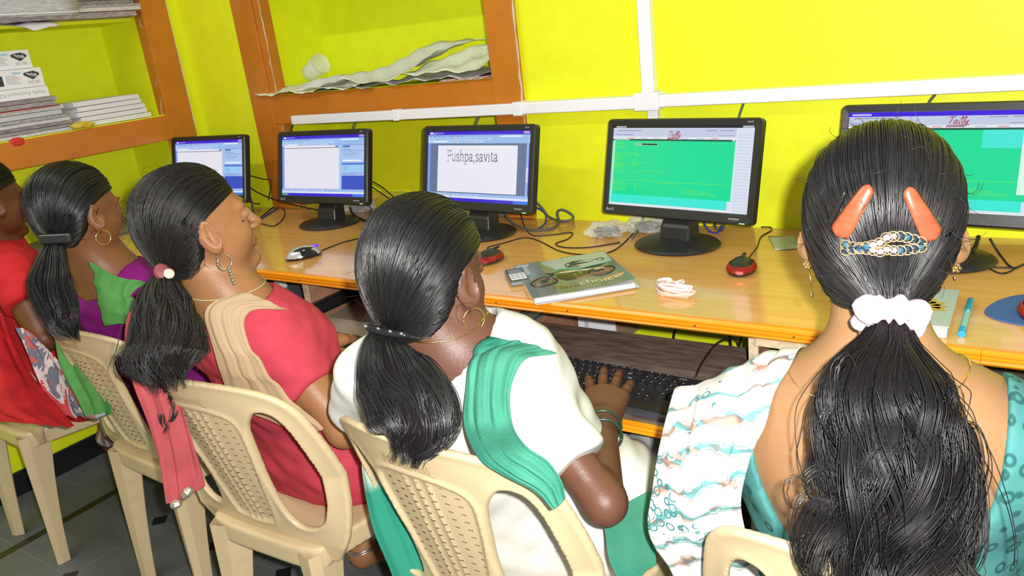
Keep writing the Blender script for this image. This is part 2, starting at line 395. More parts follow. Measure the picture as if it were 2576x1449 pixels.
# ================================================================== monitors
DOC = [(0, 0, 1, 1, '#7f92d8'), (0, .955, 1, 1, '#3a12d0'), (.02, .968, .16, .985, '#8d86f0'), (.02, .966, .05, .988, '#ffffff'), (.93, .962, .985, .993, '#c79ad0'), (0, .945, 1, .955, '#6a86e8'), (0, .83, 1, .945, '#9cc0f4'),
       (0, .875, .64, .91, '#bcd6fa'), (0, .84, .56, .868, '#c8ddfb'), (.06, .845, .2, .863, '#f6fbff'), (.72, .917, .92, .935, '#f6fbff'), (0, .045, .03, .83, '#7f9bea')]
def ticks(seed, y, x0, x1, n, c, h=.012):
    r = random.Random(seed); return [(x0+(x1-x0)*i/n, y, x0+(x1-x0)*i/n+(x1-x0)/n*r.uniform(.3, .8), y+h, c if r.random() > .12 else '#ff8a5a') for i in range(n)]
DOC += ticks(1, .924, .02, .38, 9, '#5a86d8', .01)+ticks(2, .887, .02, .62, 22, '#7aa2e6')+ticks(3, .85, .22, .54, 12, '#7aa2e6')
BOT = [(0, 0, 1, .045, '#3d2ad8'), (0, .045, 1, .075, '#dfe9fb'), (0, .075, 1, .115, '#9fc3f6'), (.02, .08, .52, .108, '#bfd8fb'), (0, .004, .08, .04, '#5aa38a'), (.86, 0, 1, .045, '#3f7ae8')]+ticks(5, .088, .04, .5, 16, '#6f96dc')
WPAGE = DOC+[(.03, .12, .70, .80, '#eceaf5'), (.03, .80, .66, .835, '#f3f3fb'), (.03, .795, .70, .806, '#6d6790'), (.05, .60, .09, .606, '#a9a6b8'), (.70, .12, .715, .83, '#c9d7f6'), (.715, .12, .735, .83, '#a9c4f5'),
        (.735, .55, 1, .83, '#aecdf8'), (.735, .83, 1, .84, '#7f8fe0'), (.75, .80, .83, .825, '#4a5aa8'), (.735, .735, 1, .742, '#6f8ed8'), (.75, .77, .82, .776, '#5f7ab8'), (.75, .755, .88, .76, '#5f7ab8'),
        (.75, .70, .93, .706, '#6f8fc8'), (.75, .68, .9, .686, '#6f8fc8'), (.75, .655, .86, .66, '#6f8fc8'), (.75, .575, .965, .595, '#fdfdff'), (.735, .515, 1, .55, '#5a7fe0'), (.735, .34, 1, .515, '#9fd0fb'), (.735, .34, 1, .40, '#a3b8f2'),
        (.76, .49, .80, .495, '#5f7ab8'), (.76, .47, .82, .475, '#5f7ab8'), (.76, .45, .80, .455, '#5f7ab8'), (.76, .43, .79, .435, '#5f7ab8'), (.75, .365, .9, .372, '#6f8fc8'), (.735, .12, 1, .34, '#3a55c8')]+BOT
NAME = DOC+[(.03, .115, 1, .83, '#66789c'), (.11, .13, .885, .80, '#f1effb'), (.965, .115, .985, .83, '#9fb8f4'), (.965, .3, .985, .5, '#cfdcfb'), (.985, .115, 1, .83, '#4a3ad0')]+BOT
TAL = [(0, 0, 1, 1, '#dfe6f6'), (0, .972, 1, 1, '#15181c'), (.02, .978, .10, .993, '#c8ccd4'), (.92, .974, .99, .996, '#b9c0ce'), (0, .865, .885, .97, '#c9d2ea'), (.03, .935, .22, .945, '#8f98ae'), (.02, .885, .16, .893, '#7c86e8'),
       (.68, .935, .76, .945, '#97a0b4'), (.78, .935, .87, .945, '#97a0b4'), (.77, .88, .87, .887, '#97a0b4'), (0, .838, .885, .86, '#eef2fa'), (.885, 0, .889, .97, '#f8fbff'),
       (0, .815, .885, .836, '#1d5e48'), (.01, .82, .13, .832, '#bfe6d6'), (.86, .82, .88, .834, '#f0f4f2'), (.02, .135, .88, .815, '#08e39a'), (.015, .13, .885, .135, '#59f0c0'),
       (0, .03, .86, .135, '#3af0dc'), (0, .03, .015, .815, '#8ff2d2'), (.88, .135, .886, .82, '#9ff5d8'), (0, 0, .885, .028, '#e8eef4')]
TAL += [(.889, .03+.036*i, 1, .033+.036*i, '#b6c0dc') for i in range(25)]+[(.12+.1*i, .843, .12+.1*i+.05, .852, '#b4bed6' if i % 3 else '#e88a8a') for i in range(7)]
r_ = random.Random(4)
for yy, x0, x1 in [(.79, .03, .09), (.775, .03, .11), (.75, .03, .1), (.735, .03, .12), (.715, .03, .09), (.66, .02, .15), (.64, .02, .16), (.625, .02, .07), (.60, .02, .09), (.585, .02, .1), (.57, .02, .08), (.54, .02, .08), (.525, .02, .11), (.51, .02, .10), (.495, .02, .13), (.48, .02, .1), (.46, .02, .13), (.43, .02, .14), (.415, .02, .10), (.66, .17, .2), (.645, .18, .26), (.635, .18, .24), (.57, .17, .19), (.545, .17, .3), (.53, .17, .21), (.515, .17, .22), (.50, .17, .2), (.44, .2, .42), (.425, .17, .20), (.41, .17, .19),
                   (.32, .02, .40), (.315, .42, .85), (.30, .36, .52), (.29, .02, .12), (.27, .02, .15), (.255, .02, .13), (.235, .02, .14), (.22, .02, .11), (.20, .02, .15), (.185, .02, .13), (.28, .2, .22), (.26, .2, .28), (.245, .2, .23), (.22, .2, .22), (.20, .2, .22), (.24, .55, .66), (.22, .55, .74), (.20, .55, .78), (.185, .55, .8)]:
    x = x0
    while x < x1: k = r_.uniform(.008, .03); TAL.append((x, yy, min(x+k, x1), yy+.0055, '#7cf04a')); x += k+.006
TAL += [(.185, .755, .36, .785, '#8fe8b0'), (.19, .76, .355, .78, '#0c3a2a'), (.19, .763, .24, .777, '#c4d8d0')]
TAL5 = [q for q in TAL if q[4] != '#15181c']+[(0, .955, 1, 1, '#3a0fe0'), (.02, .965, .12, .985, '#c8c4ff'), (.66, .64, .86, .815, '#46eedd'), (.835, .2, .88, .8, '#e4fff2')]
STROKE = {'T': [[(-.1, .95), (.2, 1.05), (.75, 1.05)], [(.4, 1.03), (.28, .6), (.1, .05)]], 'a': [[(.5, .5), (.3, .58), (.08, .4), (.1, .08), (.3, .05), (.5, .45)], [(.52, .55), (.42, .1), (.6, .1)]], 'l': [[(.3, .3), (.6, .95), (.5, 1.1), (.35, .8), (.15, .08), (.35, .08)]],
          'y': [[(.1, .55), (.08, .15), (.3, .1), (.5, .5)], [(.55, .58), (.35, -.2), (.1, -.45), (-.05, -.25)]]}
def tally(mb, x, y, s, T, mi):
    cx = x
    for ch, adv in (('T', .62), ('a', .62), ('l', .42), ('l', .42), ('y', .6)):
        for st in STROKE[ch]:
            P = catmull([(cx+(p[0]+p[1]*.18)*s, y+p[1]*s, 0) for p in st], 6); mb.tube(P, s*.06, 4, mi, T=T)
        cx += adv*s
    for k, (a, c) in enumerate(((-.25, -.28), (-.35, -.48))): mb.tube([(x+a*s, y+c*s, 0), (cx+.2*s-k*.9*s, y+(c+.12)*s, 0)], s*.06, 4, mi, T=T)
# serif capitals and small letters drawn as strokes: (points, width)
SER = {'P': (.62, [[(.16, 0), (.16, 1)], [(.02, 1), (.36, 1)], [(.02, 0), (.32, 0)], 'c', [(.3, 1), (.52, .93), (.55, .74), (.5, .56), (.32, .5), (.18, .5)]]),
       'u': (.56, [[(.13, .65), (.13, .2)], [(.02, .65), (.13, .65)], 'c', [(.13, .2), (.2, .02), (.33, .05), (.43, .17)], [(.44, .65), (.44, .0)], [(.33, .65), (.44, .65)], [(.44, .0), (.54, .03)]]),
       's': (.42, ['c', [(.33, .5), (.27, .64), (.1, .62), (.08, .46), (.3, .28), (.33, .1), (.18, -.02), (.06, .16)]]),
       'h': (.56, [[(.13, 0), (.13, 1)], [(.02, .98), (.13, 1)], [(.02, 0), (.24, 0)], 'c', [(.13, .5), (.26, .65), (.4, .6), (.44, .4), (.44, 0)], [(.34, 0), (.54, 0)]]),
       'p': (.56, [[(.13, -.3), (.13, .66)], [(.02, .62), (.13, .66)], [(.02, -.3), (.26, -.3)], 'c', [(.13, .5), (.27, .66), (.46, .55), (.47, .2), (.3, -.02), (.13, .1)]]),
       'a': (.5, ['c', [(.08, .5), (.16, .64), (.32, .62), (.36, .45), (.36, .05), (.48, .05)], 'c', [(.36, .38), (.1, .28), (.07, .08), (.2, -.01), (.36, .14)]]),
       ',': (.26, ['c', [(.1, .06), (.15, .0), (.08, -.18)]]), 'v': (.52, [[(.1, .65), (.27, .0)], [(.45, .65), (.27, .0)], [(.0, .65), (.2, .65)], [(.36, .65), (.53, .65)]]),
       'i': (.3, [[(.14, 0), (.14, .65)], [(.03, .63), (.14, .65)], [(.03, 0), (.26, 0)], [(.13, .88), (.15, .9)]]), 't': (.34, ['c', [(.14, .85), (.14, .15), (.2, .02), (.32, .1)], [(.02, .65), (.31, .65)]])}
def serif(mb, word, x, y, s, T, mi):
    for ch in word:
        adv, st = SER[ch]; curved = False
        for q in st:
            if q == 'c': curved = True; continue
            P = [(x+p[0]*s, y+p[1]*s, 0) for p in q]
            if curved: P = catmull(P, 6)
            flat = abs(q[0][1]-q[-1][1]) < .08 and not curved
            mb.tube(P, s*(.022 if flat else .042), 4, mi, T=T); curved = False
        x += adv*s+.02*s
def monitor(cx, cy, cz, yaw, tilt, content, label, special=None, W_=.44, H_=.255):
    Rz = Matrix.Rotation(yaw, 4, 'Z'); n = np.array([math.sin(yaw), -math.cos(yaw), 0])
    root = thing('monitor', label, 'monitor', (cx-n[0]*.0, cy-n[1]*.0, DZ), yaw, 'black flat-screen monitors on the desk')
    T = Matrix.Translation((0, 0, cz-DZ)) @ Matrix.Rotation(-tilt, 4, 'X')
    hw, hh = W_/2, H_/2; bz, bt, bb = .0165, .018, .027
    def rr(w, h, r, y, n=5): 
        P = []
        for sx, sz, a0 in ((1, 1, 0), (-1, 1, 90), (-1, -1, 180), (1, -1, 270)):
            for k in range(n+1): a = math.radians(a0+90*k/n); P.append((sx*(w-r)+r*math.cos(a), y, sz*(h-r)+r*math.sin(a)))
        return P
    def ringquads(b, L, mi=0):
        k0 = len(b.v); n = len(L[0])
        for l in L: b.v += l
        for i in range(len(L)-1):
            for j in range(n): b.f.append((k0+i*n+j, k0+i*n+(j+1) % n, k0+(i+1)*n+(j+1) % n, k0+(i+1)*n+j)); b.m.append(mi)
        return k0+(len(L)-1)*n, n
    sw, sh, so = hw-bz, (H_-bt-bb)/2, (bb-bt)/2
    def off(L, dz): return [(x, y, z+dz) for x, y, z in L]
    b = MB(); L = [off(rr(sw, sh, .001, .004), so), off(rr(sw+.001, sh+.001, .002, -.004), so), rr(hw-.004, hh-.004, .009, -.006), rr(hw, hh, .012, -.001), rr(hw, hh, .012, .02), rr(hw-.03, hh-.02, .03, .038), rr(hw-.1, hh-.06, .03, .055)]
    k, n_ = ringquads(b, L); b.f.append(tuple(range(k, k+n_))); b.m.append(0)
    b.v = [tuple(T @ Vector(p)) for p in b.v]
    b.text('BenQ', .0105, T @ XF((-hw+.016, -.0066, -hh+.011)) @ FRONT, 1); b.text('senseye', .009, T @ XF((hw-.062, -.0066, -hh+.012)) @ FRONT, 1, font_shear=.25)
    b.text('E910T', .006, T @ XF((hw-.034, -.0066, hh-.0125)) @ FRONT, 1)
    b.build('bezel', [M['blk'], M['mark']], root, smooth=True, angle=.5)
    pal = []; s = MB()
    def mi(c):
        if c not in pal: pal.append(c)
        return pal.index(c)
    for q, (x0, y0, x1, y1, c) in enumerate(content):
        yl = .0025-.00002*q if q else .003
        P = [(-sw+2*sw*x, yl, so-sh+2*sh*y) for x, y in ((x0, y0), (x1, y0), (x1, y1), (x0, y1))]
        s.add(P, [(0, 1, 2, 3)], mi(c), T)
    TS = T @ XF((0, -.0022, so)) @ FRONT
    if special == 'name': serif(s, 'Pushpa,savita', -sw+2*sw*.21, -sh+2*sh*.575, .0325, TS, mi('#5d5a66'))
    if special == 'tally':
        tally(s, -.008-.02, sh-.028, .0125, TS, mi('#a0304a'))
    if special == 'tally5':
        tally(s, .0, sh-.026, .0135, TS, mi('#a0304a'))
    if special: s.text('Tally 9' if special != 'name' else 'Document1', .0058, T @ XF((-sw+.012, -.001, so+sh-.0085)) @ FRONT, mi('#e6e6f4'))
    s.build('screen', [smat(c) for c in pal], root, fix=False)
    MB().box((hw-.032, -.0072, -hh+.003), (hw-.018, -.0055, -hh+.0055), T=T).build('power_led', M['green_led'], root)
    # neck and base
    nk = MB(); zt = cz-DZ-hh+.03
    L = [[(-.034*k, y0, z), (.034*k, y0, z), (.034*k, y1, z), (-.034*k, y1, z)] for k, y0, y1, z in ((1.3, -.028, .03, .012), (1.25, -.02, .033, .05), (1.22, .002, .04, zt-.02), (1.3, .018, .05, zt+.04))]
    k0, n_ = ringquads(nk, L); nk.f += [tuple(range(4)), tuple(range(k0, k0+4))]; nk.m += [0, 0]
    nk.build('neck', M['blks'], root, bevel=.006, seg=3)
    bs = MB().lathe([(.0, .0), (.112, 0), (.116, .004), (.110, .009), (.07, .014), (.045, .019), (.02, .021), (.001, .021)], 48, sx=1, sy=.86)
    bs.build('base', M['blks'], root, smooth=True, loc=(0, -.012, .001), angle=.6)
    return root
monitor(.227, -.190, .989, .036, .25, WPAGE, 'far left monitor in the corner showing a blank document, partly behind a dark-haired head')
monitor(.845, -.172, .991, .016, .255, WPAGE, 'second monitor from the left corner, showing a blank white document with blue side panel')
monitor(1.525, -.190, .991, -.09, .245, NAME, 'monitor whose white page shows two names in large grey letters', 'name')
monitor(2.159, -.193, .989, -.167, .239, TAL, 'monitor with a green accounting screen, fully in view left of the large head', 'tally')
monitor(2.757, -.19, 1.0, -.13, .2, TAL5, 'rightmost monitor with purple title bar, mostly hidden behind the nearest head', 'tally5')
# ================================================================== things on the shelves
def slab_paper(mb, x0, x1, y0, y1, z, h, mi, seed, sag=.0, n=8, rz=0):
    """one folded paper bundle: rounded fold towards the room, wavy faces"""
    r = random.Random(seed); a = [r.uniform(-.003, .003) for _ in range(40)]
    cx, cy = (x0+x1)/2, (y0+y1)/2
    top, bot = [], []
    for i in range(n+1):
        rt, rb = [], []
        for j in range(n+1):
            x = x0+(x1-x0)*i/n; y = y0+(y1-y0)*j/n
            e = min(i, n-i)/n*2; k = min(1, .9+e*1.2)
            wv = a[(i*3+j) % 40]*.6
            dx, dy = x-cx, y-cy; xr = cx+dx*math.cos(rz)-dy*math.sin(rz); yr = cy+dx*math.sin(rz)+dy*math.cos(rz)
            rt.append((xr, yr, z+h*(.5+.5*k)-abs(wv)*.4)); rb.append((xr, yr, z+h*(.5-.5*k)))
        top.append(rt); bot.append(rb)
    k0 = len(mb.v); mb.grid(top, mi); k1 = len(mb.v); mb.grid(bot, mi); m = n+1
    for i in range(n):
        for q in ((i*m, (i+1)*m), ((i+1)*m+n, i*m+n)): mb.f.append((k0+q[0], k0+q[1], k1+q[1], k1+q[0])); mb.m.append(mi)
        for q in ((i, i+1), (n*m+i+1, n*m+i)): mb.f.append((k0+q[0], k0+q[1], k1+q[1], k1+q[0])); mb.m.append(mi)
    return mb
pmats = [M['paper'], mat('printed_newsprint', (.5, .48, .47), .8, .2, col2=(.22, .2, .2), vscale=55, stretch=(1, 1, 9)), mat('colour_page_edges', (.58, .54, .5), .8, .2, col2=(.28, .22, .3), vscale=30, stretch=(1, 1, 14)), M['paper2']]
SH = LZ2
z = SH+.001; words = ['undermost of the old paper pile beside the white reams', 'second up in the old paper pile', 'third up in the old paper pile', 'fourth up in the old paper pile', 'fifth up in the old paper pile', 'curling at the middle of the old paper pile', 'with a thin red edge line in the old paper pile', 'near the top of the old paper pile', 'topmost of the old paper pile under the boxes']
hs = [.012, .011, .013, .012, .012, .018, .016, .016, .016]; y1s = [-.515, -.53, -.525, -.54, -.54, -.55, -.545, -.56, -.548]
for i, h in enumerate(hs):
    o = slab_paper(MB(), -.27, -.005-.012*(i % 3)-(.012 if i > 5 else 0), -1.0-.01*i, y1s[i], z, h, 0, i, rz=rnd.uniform(-.02, .02)).build('newspaper', [pmats[i % 3 if i != 5 else 3]], smooth=True, angle=.9)
    tag(o, ('folded newspaper ' if i < 5 else 'folded newspaper bundle ')+words[i], 'newspaper', 'newspapers in the left wall shelf')
    if i == 6: MB().box((-.028, -1.0, z+h-.003), (-.008, -.56, z+h-.0005)).build('red_edge', mat('red_ink', (.4, .03, .03), .7, .2), o)
    z += h
ZP = z
# white keyboard boxes, lying on the pile
kbpic = [(.0, .0), (.07, .012), (.078, .004), (.045, -.022)]
def kbox(y0, y1, z0, h, label, text=None, x1=-.02):
    t = thing('cardboard_box', label, 'box', (x1-.075, (y0+y1)/2, z0), 0, 'white keyboard boxes on the left shelf')
    b = MB().box((-.075, -(y1-y0)/2, 0), (.075, (y1-y0)/2, h)); b.build('carton', M['white'], t, bevel=.002)
    b = MB(); hw = (y1-y0)/2; X = .0758
    if text:
        TT = Matrix.Translation((X, hw-.012, h*.68)) @ Matrix.Rotation(PI/2, 4, 'Z') @ Matrix.Rotation(PI/2, 4, 'X') @ Matrix.Rotation(PI, 4, 'Z')
        b.text(text, .019, TT, 1)
    else:
        # drawing of a keyboard, small print, black patch
        q = [(hw-.063, h*.78), (hw-.03, h*.86), (hw-.012, h*.74), (hw-.012, h*.62), (hw-.036, h*.40), (hw-.064, h*.66)]
        b.add([(X, y, zz) for y, zz in q], [tuple(range(6))], 0)
        for k in range(3): b.add([(X+.0002, hw-.056+k*.012, h*(.74-k*.02)), (X+.0002, hw-.048+k*.012, h*(.77-k*.02)), (X+.0002, hw-.034+k*.008, h*(.62-k*.03)), (X+.0002, hw-.04+k*.008, h*(.58-k*.03))], [(0, 1, 2, 3)], 1)
        for k in range(6): b.add([(X, hw-.125, h*(.66-.08*k)), (X, hw-.09+.006*(k % 3), h*(.66-.08*k)), (X, hw-.09+.006*(k % 3), h*(.69-.08*k)), (X, hw-.125, h*(.69-.08*k))], [(0, 1, 2, 3)], 1)
        for k in range(2): b.add([(X, hw-.1, h*.82-k*.003), (X, hw-.072, h*.82-k*.003), (X, hw-.072, h*.85-k*.003), (X, hw-.1, h*.85-k*.003)], [(0, 1, 2, 3)], 2)
        for k in range(4): b.add([(X, hw-.055+.022*(k % 2), h*(.3-.08*(k//2))), (X, hw-.038+.022*(k % 2), h*(.3-.08*(k//2))), (X, hw-.038+.022*(k % 2), h*(.34-.08*(k//2))), (X, hw-.055+.022*(k % 2), h*(.34-.08*(k//2)))], [(0, 1, 2, 3)], 1)
        b.add([(X, hw-.19, h*.2), (X, hw-.135, h*.2), (X, hw-.135, h*.72), (X, hw-.19, h*.72)], [(0, 1, 2, 3)], 0)
    b.build('printing', [M['markd'], M['mark'], mat('cyan_print', (.2, .5, .7), .6, .3)], t, fix=False)
    return t
kbox(-1.06, -.578, ZP, .036, 'undermost white box on the papers, with upside-down grey lettering along its side', 'Media Keyboard K200')
kbox(-1.06, -.583, ZP+.037, .063, 'middle white box of the left shelf stack, with keyboard picture and black patch')
kbox(-1.07, -.602, ZP+.101, .062, 'topmost white box of the left shelf stack, with keyboard picture', x1=-.03)
z = SH+.001
for i in range(5):
    o = slab_paper(MB(), -.27, -.02-.003*i, -.50+.008*(i % 2), -.215-.006*i-.004*(i % 2), z, .0186, 0, 60+i, n=6).build('paper_ream', M['paper2'], smooth=True, angle=.9); z += .0185
    tag(o, 'white paper ream, %s of the neat stack beside the old newspapers' % ['undermost', 'second from below', 'middle one', 'second from the top', 'topmost'][i], 'paper', 'white paper reams on the left shelf')
# yellow and red bags squeezed under the papers
def crumple(name, c, r, m, label, cat, seed, amp=.25, flat=None):
    rr = np.random.RandomState(seed); A = rr.normal(size=(14, 3)); ph = rr.uniform(0, 6, 14)
    b = MB().ell((0, 0, 0), (1, 1, 1), 0, 40, 24); V = np.array(b.v); d = V/np.linalg.norm(V, axis=1)[:, None]
    k = 1+amp*sum(np.abs(np.sin(d@A[i]*2.2+ph[i]))-.6 for i in range(14))/5
    V = d*k[:, None]*np.array(r)
    V[:, 2] = np.maximum(V[:, 2], -r[2]*.75)
    b.v = [tuple(v) for v in V+np.array(c)]
    o = b.build(name, m, smooth=False)
    return tag(o, label, cat)
crumple('plastic_bag', (.0, -.505, SH+.011), (.02, .045, .014), mat('yellow_bag', (.6, .45, .03), .4, .5), 'yellow plastic bag peeking out at the foot of the newspaper pile', 'bag', 3)
crumple('plastic_bag', (.006, -.745, SH-.009), (.012, .028, .016), mat('red_bag', (.55, .03, .02), .4, .5), 'scrap of red plastic hanging on the orange rail under the newspapers', 'bag', 5)
# upper left shelf
z = 1.581
for i in range(6):
    h = [.02, .014, .012, .014, .012, .02][i]
    o = slab_paper(MB(), -.27, .005+.012*((i*2) % 3), -1.1, -.185+.008*(i % 3), z, h, 0, 90+i).build('newspaper', [pmats[[2, 0, 1, 1, 0, 1][i]]], smooth=True, angle=.9); z += h
    tag(o, 'folded newspaper on the high left shelf, %s of six' % ['undermost', 'second from below', 'third from below', 'fourth from below', 'second from the top', 'topmost'][i], 'newspaper', 'newspapers on the high left shelf')
def sheet(pts, seed, amp=.006, m=None, name='newspaper_sheet', n=6, solid=.0008):
    """a loose sheet through a net of points"""
    P = np.array(pts); rows = [catmull(r, n) for r in P]; G = np.array([catmull(c, n) for c in np.array(rows).transpose(1, 0, 2)])
    r = np.random.RandomState(seed); a = r.uniform(12, 45, 6); ph = r.uniform(0, 6, 6)
    G[:, :, 2] += amp*(np.sin(G[:, :, 0]*a[0]+ph[0])*np.sin(G[:, :, 1]*a[1]+ph[1])+.5*np.sin(G[:, :, 0]*a[2]*2+G[:, :, 1]*a[3]*2+ph[2]))
    return MB().grid(G).build(name, m, smooth=True, solid=solid)
o = sheet([[(-.24, -1.1, 1.685), (-.24, -.8, 1.69), (-.24, -.43, 1.68)], [(.0, -1.1, 1.68), (.02, -.8, 1.685), (.02, -.43, 1.675)], [(.05, -1.1, 1.625), (.055, -.8, 1.63), (.055, -.43, 1.625)], [(.06, -1.1, 1.60), (.06, -.8, 1.595), (.06, -.44, 1.59)]], 3, .002, mat('type_columns', (.55, .55, .56), .8, .2, col2=(.34, .34, .35), vscale=130, stretch=(1, .3, 3)))
tag(o, 'printed newspaper sheet hanging over the edge of the high left shelf', 'newspaper')
MB().box((.0615, -1.1, 1.60), (.0622, -.44, 1.604)).build('white_margin', M['paper2'], o)
o = sheet([[(-.1, -.66, 1.578), (-.1, -.5, 1.578)], [(.02, -.64, 1.572), (.02, -.5, 1.575)], [(.04, -.60, 1.545), (.04, -.52, 1.56)]], 5, .004, M['paper2'])
tag(o, 'loose white sheet drooping from the papers on the high left shelf', 'paper')

# back wall shelf: crumpled newspapers and a plastic cup
Z = NZ2+.001; L3 = M['paper3']; LG = mat('greyish_page', (.80, .82, .74), .8, .2, col2=(.6, .62, .55), vscale=140, stretch=(1, 4, 1))
sheets = [
 ([[(.39, -.03, Z+.004), (.7, -.04, Z+.005), (.92, -.03, Z+.008)], [(.46, .1, Z+.022), (.72, .1, Z+.03), (.94, .1, Z+.035)], [(.5, .25, Z+.02), (.74, .25, Z+.03), (.96, .26, Z+.03)]], L3, 'flat yellowish newspaper spilling over the left corner of the back shelf'),
 ([[(.62, -.035, Z+.009), (.75, -.035, Z+.018), (.86, -.03, Z+.035)], [(.7, .02, Z+.036), (.8, .03, Z+.042), (.9, .04, Z+.045)], [(.78, .1, Z+.045), (.86, .1, Z+.05), (.94, .1, Z+.05)]], M['paper2'], 'small white sheet sticking out below the plastic cup on the back shelf'),
 ([[(.84, -.025, Z+.04), (.98, -.03, Z+.018), (1.12, -.03, Z+.024), (1.24, -.02, Z+.07)], [(.9, .08, Z+.05), (1.0, .08, Z+.04), (1.12, .08, Z+.05), (1.25, .08, Z+.10)], [(.98, .2, Z+.06), (1.06, .2, Z+.11), (1.2, .2, Z+.12), (1.38, .2, Z+.115)]], LG, 'open newspaper with a raised back page in the middle of the back shelf'),
 ([[(1.16, -.03, Z+.036), (1.3, -.035, Z+.03), (1.42, -.03, Z+.03), (1.495, -.02, Z+.045)], [(1.22, .06, Z+.06), (1.32, .07, Z+.055), (1.42, .07, Z+.06), (1.495, .06, Z+.066)], [(1.3, .16, Z+.09), (1.36, .17, Z+.10), (1.42, .17, Z+.075), (1.495, .16, Z+.08)]], L3, 'pale greenish newspaper slumped at the right end of the back shelf'),
 ([[(1.05, -.03, Z+.006), (1.25, -.035, Z+.012), (1.46, -.03, Z+.008)], [(1.05, .1, Z+.02), (1.25, .1, Z+.022), (1.47, .1, Z+.018)], [(1.05, .25, Z+.02), (1.25, .25, Z+.02), (1.48, .25, Z+.02)]], M['paper'], 'grey newspaper lying flat below the others on the back shelf'),
 ([[(1.38, .12, Z+.06), (1.43, .12, Z+.06), (1.47, .12, Z+.06)], [(1.39, .16, Z+.09), (1.43, .17, Z+.118), (1.46, .16, Z+.09)]], M['paper2'], 'white folded corner standing up behind the right-hand newspaper'),
 ([[(.72, -.03, Z+.003), (.86, -.032, Z+.006), (1.0, -.03, Z+.004)], [(.74, .1, Z+.012), (.86, .1, Z+.014), (1.0, .1, Z+.012)]], mat('dark_green_page', (.12, .15, .07), .7, .3, col2=(.4, .4, .36), vscale=20), 'dark printed page glimpsed under the papers left of the shelf middle'),
]
for i, (P, m, lab) in enumerate(sheets): tag(sheet(P, 20+i, .006, m, n=9), lab, 'newspaper', 'crumpled newspapers on the back shelf')
o = MB().box((1.30, -.024, Z), (1.497, .2, Z+.007)).build('magazine', mat('red_magazine', (.3, .02, .03), .4, .5, col2=(.6, .5, .5), vscale=60, stretch=(1, 1, 4)), bevel=.001)
tag(o, 'thin dark red magazine under the papers at the right end of the back shelf', 'magazine')
clear = mat('clear_cup_plastic', (.93, .96, .93), .12, .6, alpha=.32)
T = Matrix.Translation((.585, .085, Z+.062)) @ Matrix.Rotation(math.radians(68), 4, 'Y') @ Matrix.Rotation(.3, 4, 'Z')
b = MB().lathe([(.001, 0), (.028, 0), (.029, .004), (.031, .03), (.036, .055), (.037, .06), (.035, .064), (.038, .085), (.0405, .088), (.0385, .0885), (.035, .066), (.03, .03), (.027, .003), (.001, .003)], 28, T=T)
tag(b.build('plastic_cup', clear, smooth=True), 'clear plastic cup tipped over on the newspapers of the back shelf', 'cup')

# ================================================================== things on the desk
def cable(P, r=.0019, m='cable', n=7, z=None): 
    P = [at(p[0], p[1], z=DZ+r+(p[2] if len(p) > 2 else 0)) if len(p) < 4 else p[:3] for p in P]
    return MB().tube(catmull(P, n), r, 6).build('cable', M[m], smooth=True)
def mouse_sdf(L, W, H):
    def fn(P):
        q = P.copy(); t = np.clip(q[:, 1]/(L/2), -1, 1)
        d = sd_ell(q, (0, 0, 0), (W/2, L/2, H)); return smax(d, -q[:, 2]+.0015, .004)
    return fn
def red_mouse(p, rz, label):
    t = thing('computer_mouse', label, 'mouse', (p[0], p[1], DZ+.0005), rz, 'red and black computer mice')
    L, W, H = .098, .066, .034
    sdf_obj('shell', [(mouse_sdf(L, W, H), (-.05, -.06, -.004), (.05, .06, .05), .0025)], M['blk'], t, 1)
    def band(P): return smax(np.abs(sd_ell(P, (0, 0, 0), (W/2+.0012, L/2+.0012, H+.001)))-.0012, np.maximum(np.abs(P[:, 2]-.0150)-.0075, P[:, 1]-.036), .002)
    sdf_obj('red_band', [(band, (-.05, -.06, -.004), (.05, .06, .05), .002)], mat('red_clear_plastic', (.30, .008, .006), .08, .6, col2=(.12, .003, .003), vscale=60, emit=(.05, .001, .001)), t, 1)
    MB().ell((.004, -L/2-.0008, .012), (.009, .0016, .004), 0, 12, 6).build('red_light', mat('red_lamp', (.6, .05, .05), .3, .5, emit=(1., .12, .12)), t, smooth=True)
    MB().box((-.004, .02, H-.0065), (.004, .042, H-.001)).build('scroll_wheel', M['blk'], t, bevel=.002)
    return t
red_mouse(at(1866, 683, z=DZ), .12, 'red and black mouse on the bare desk in front of the green accounting screen')
red_mouse(at(1232, 658, z=DZ), -.15, 'red and black mouse beside the grey mobile phone')
red_mouse((2.945, -.50, 0), .2, 'red and black mouse on the blue mouse pad at the right edge')
t = thing('computer_mouse', 'silver and black mouse on the desk in front of the second monitor', 'mouse', (*at(765, 648, z=DZ)[:2], DZ+.0005), -.55)
sdf_obj('shell', [(mouse_sdf(.112, .062, .036), (-.05, -.07, -.004), (.05, .07, .05), .0025)], [M['silverp'], M['blkg']], t, 1, mi=lambda c: ((np.abs(c[:, 0]) > .016+.12*np.maximum(c[:, 1], -.01)) & (c[:, 1] > -.012) & (np.abs(c[:, 0]) < .5) & (c[:, 2] < .026)) | (c[:, 2] < .008) | ((np.abs(c[:, 0]) < .02) & (np.abs(c[:, 0]) > .011) & (c[:, 1] < .05) & (c[:, 2] > .026)))
MB().ell((0, .038, .028), (.004, .012, .006), 0, 12, 8).build('scroll_wheel', mat('violet_lit_wheel', (.1, .05, .4), .3, .5, emit=(.10, .01, .75)), t, smooth=True)
o = cable([(803, 633), (840, 618), (880, 605), (960, 590)]); tag(o, 'thin black mouse cable leading right from the silver mouse', 'cable')
o = cable([(1232, 630), (1228, 622), (1265, 612), (1320, 598), (1360, 608), (1410, 632), (1470, 640), (1540, 632), (1590, 590), (1615, 560)], .0017); tag(o, 'black mouse cable winding from the mouse beside the phone to the clear packets', 'cable')
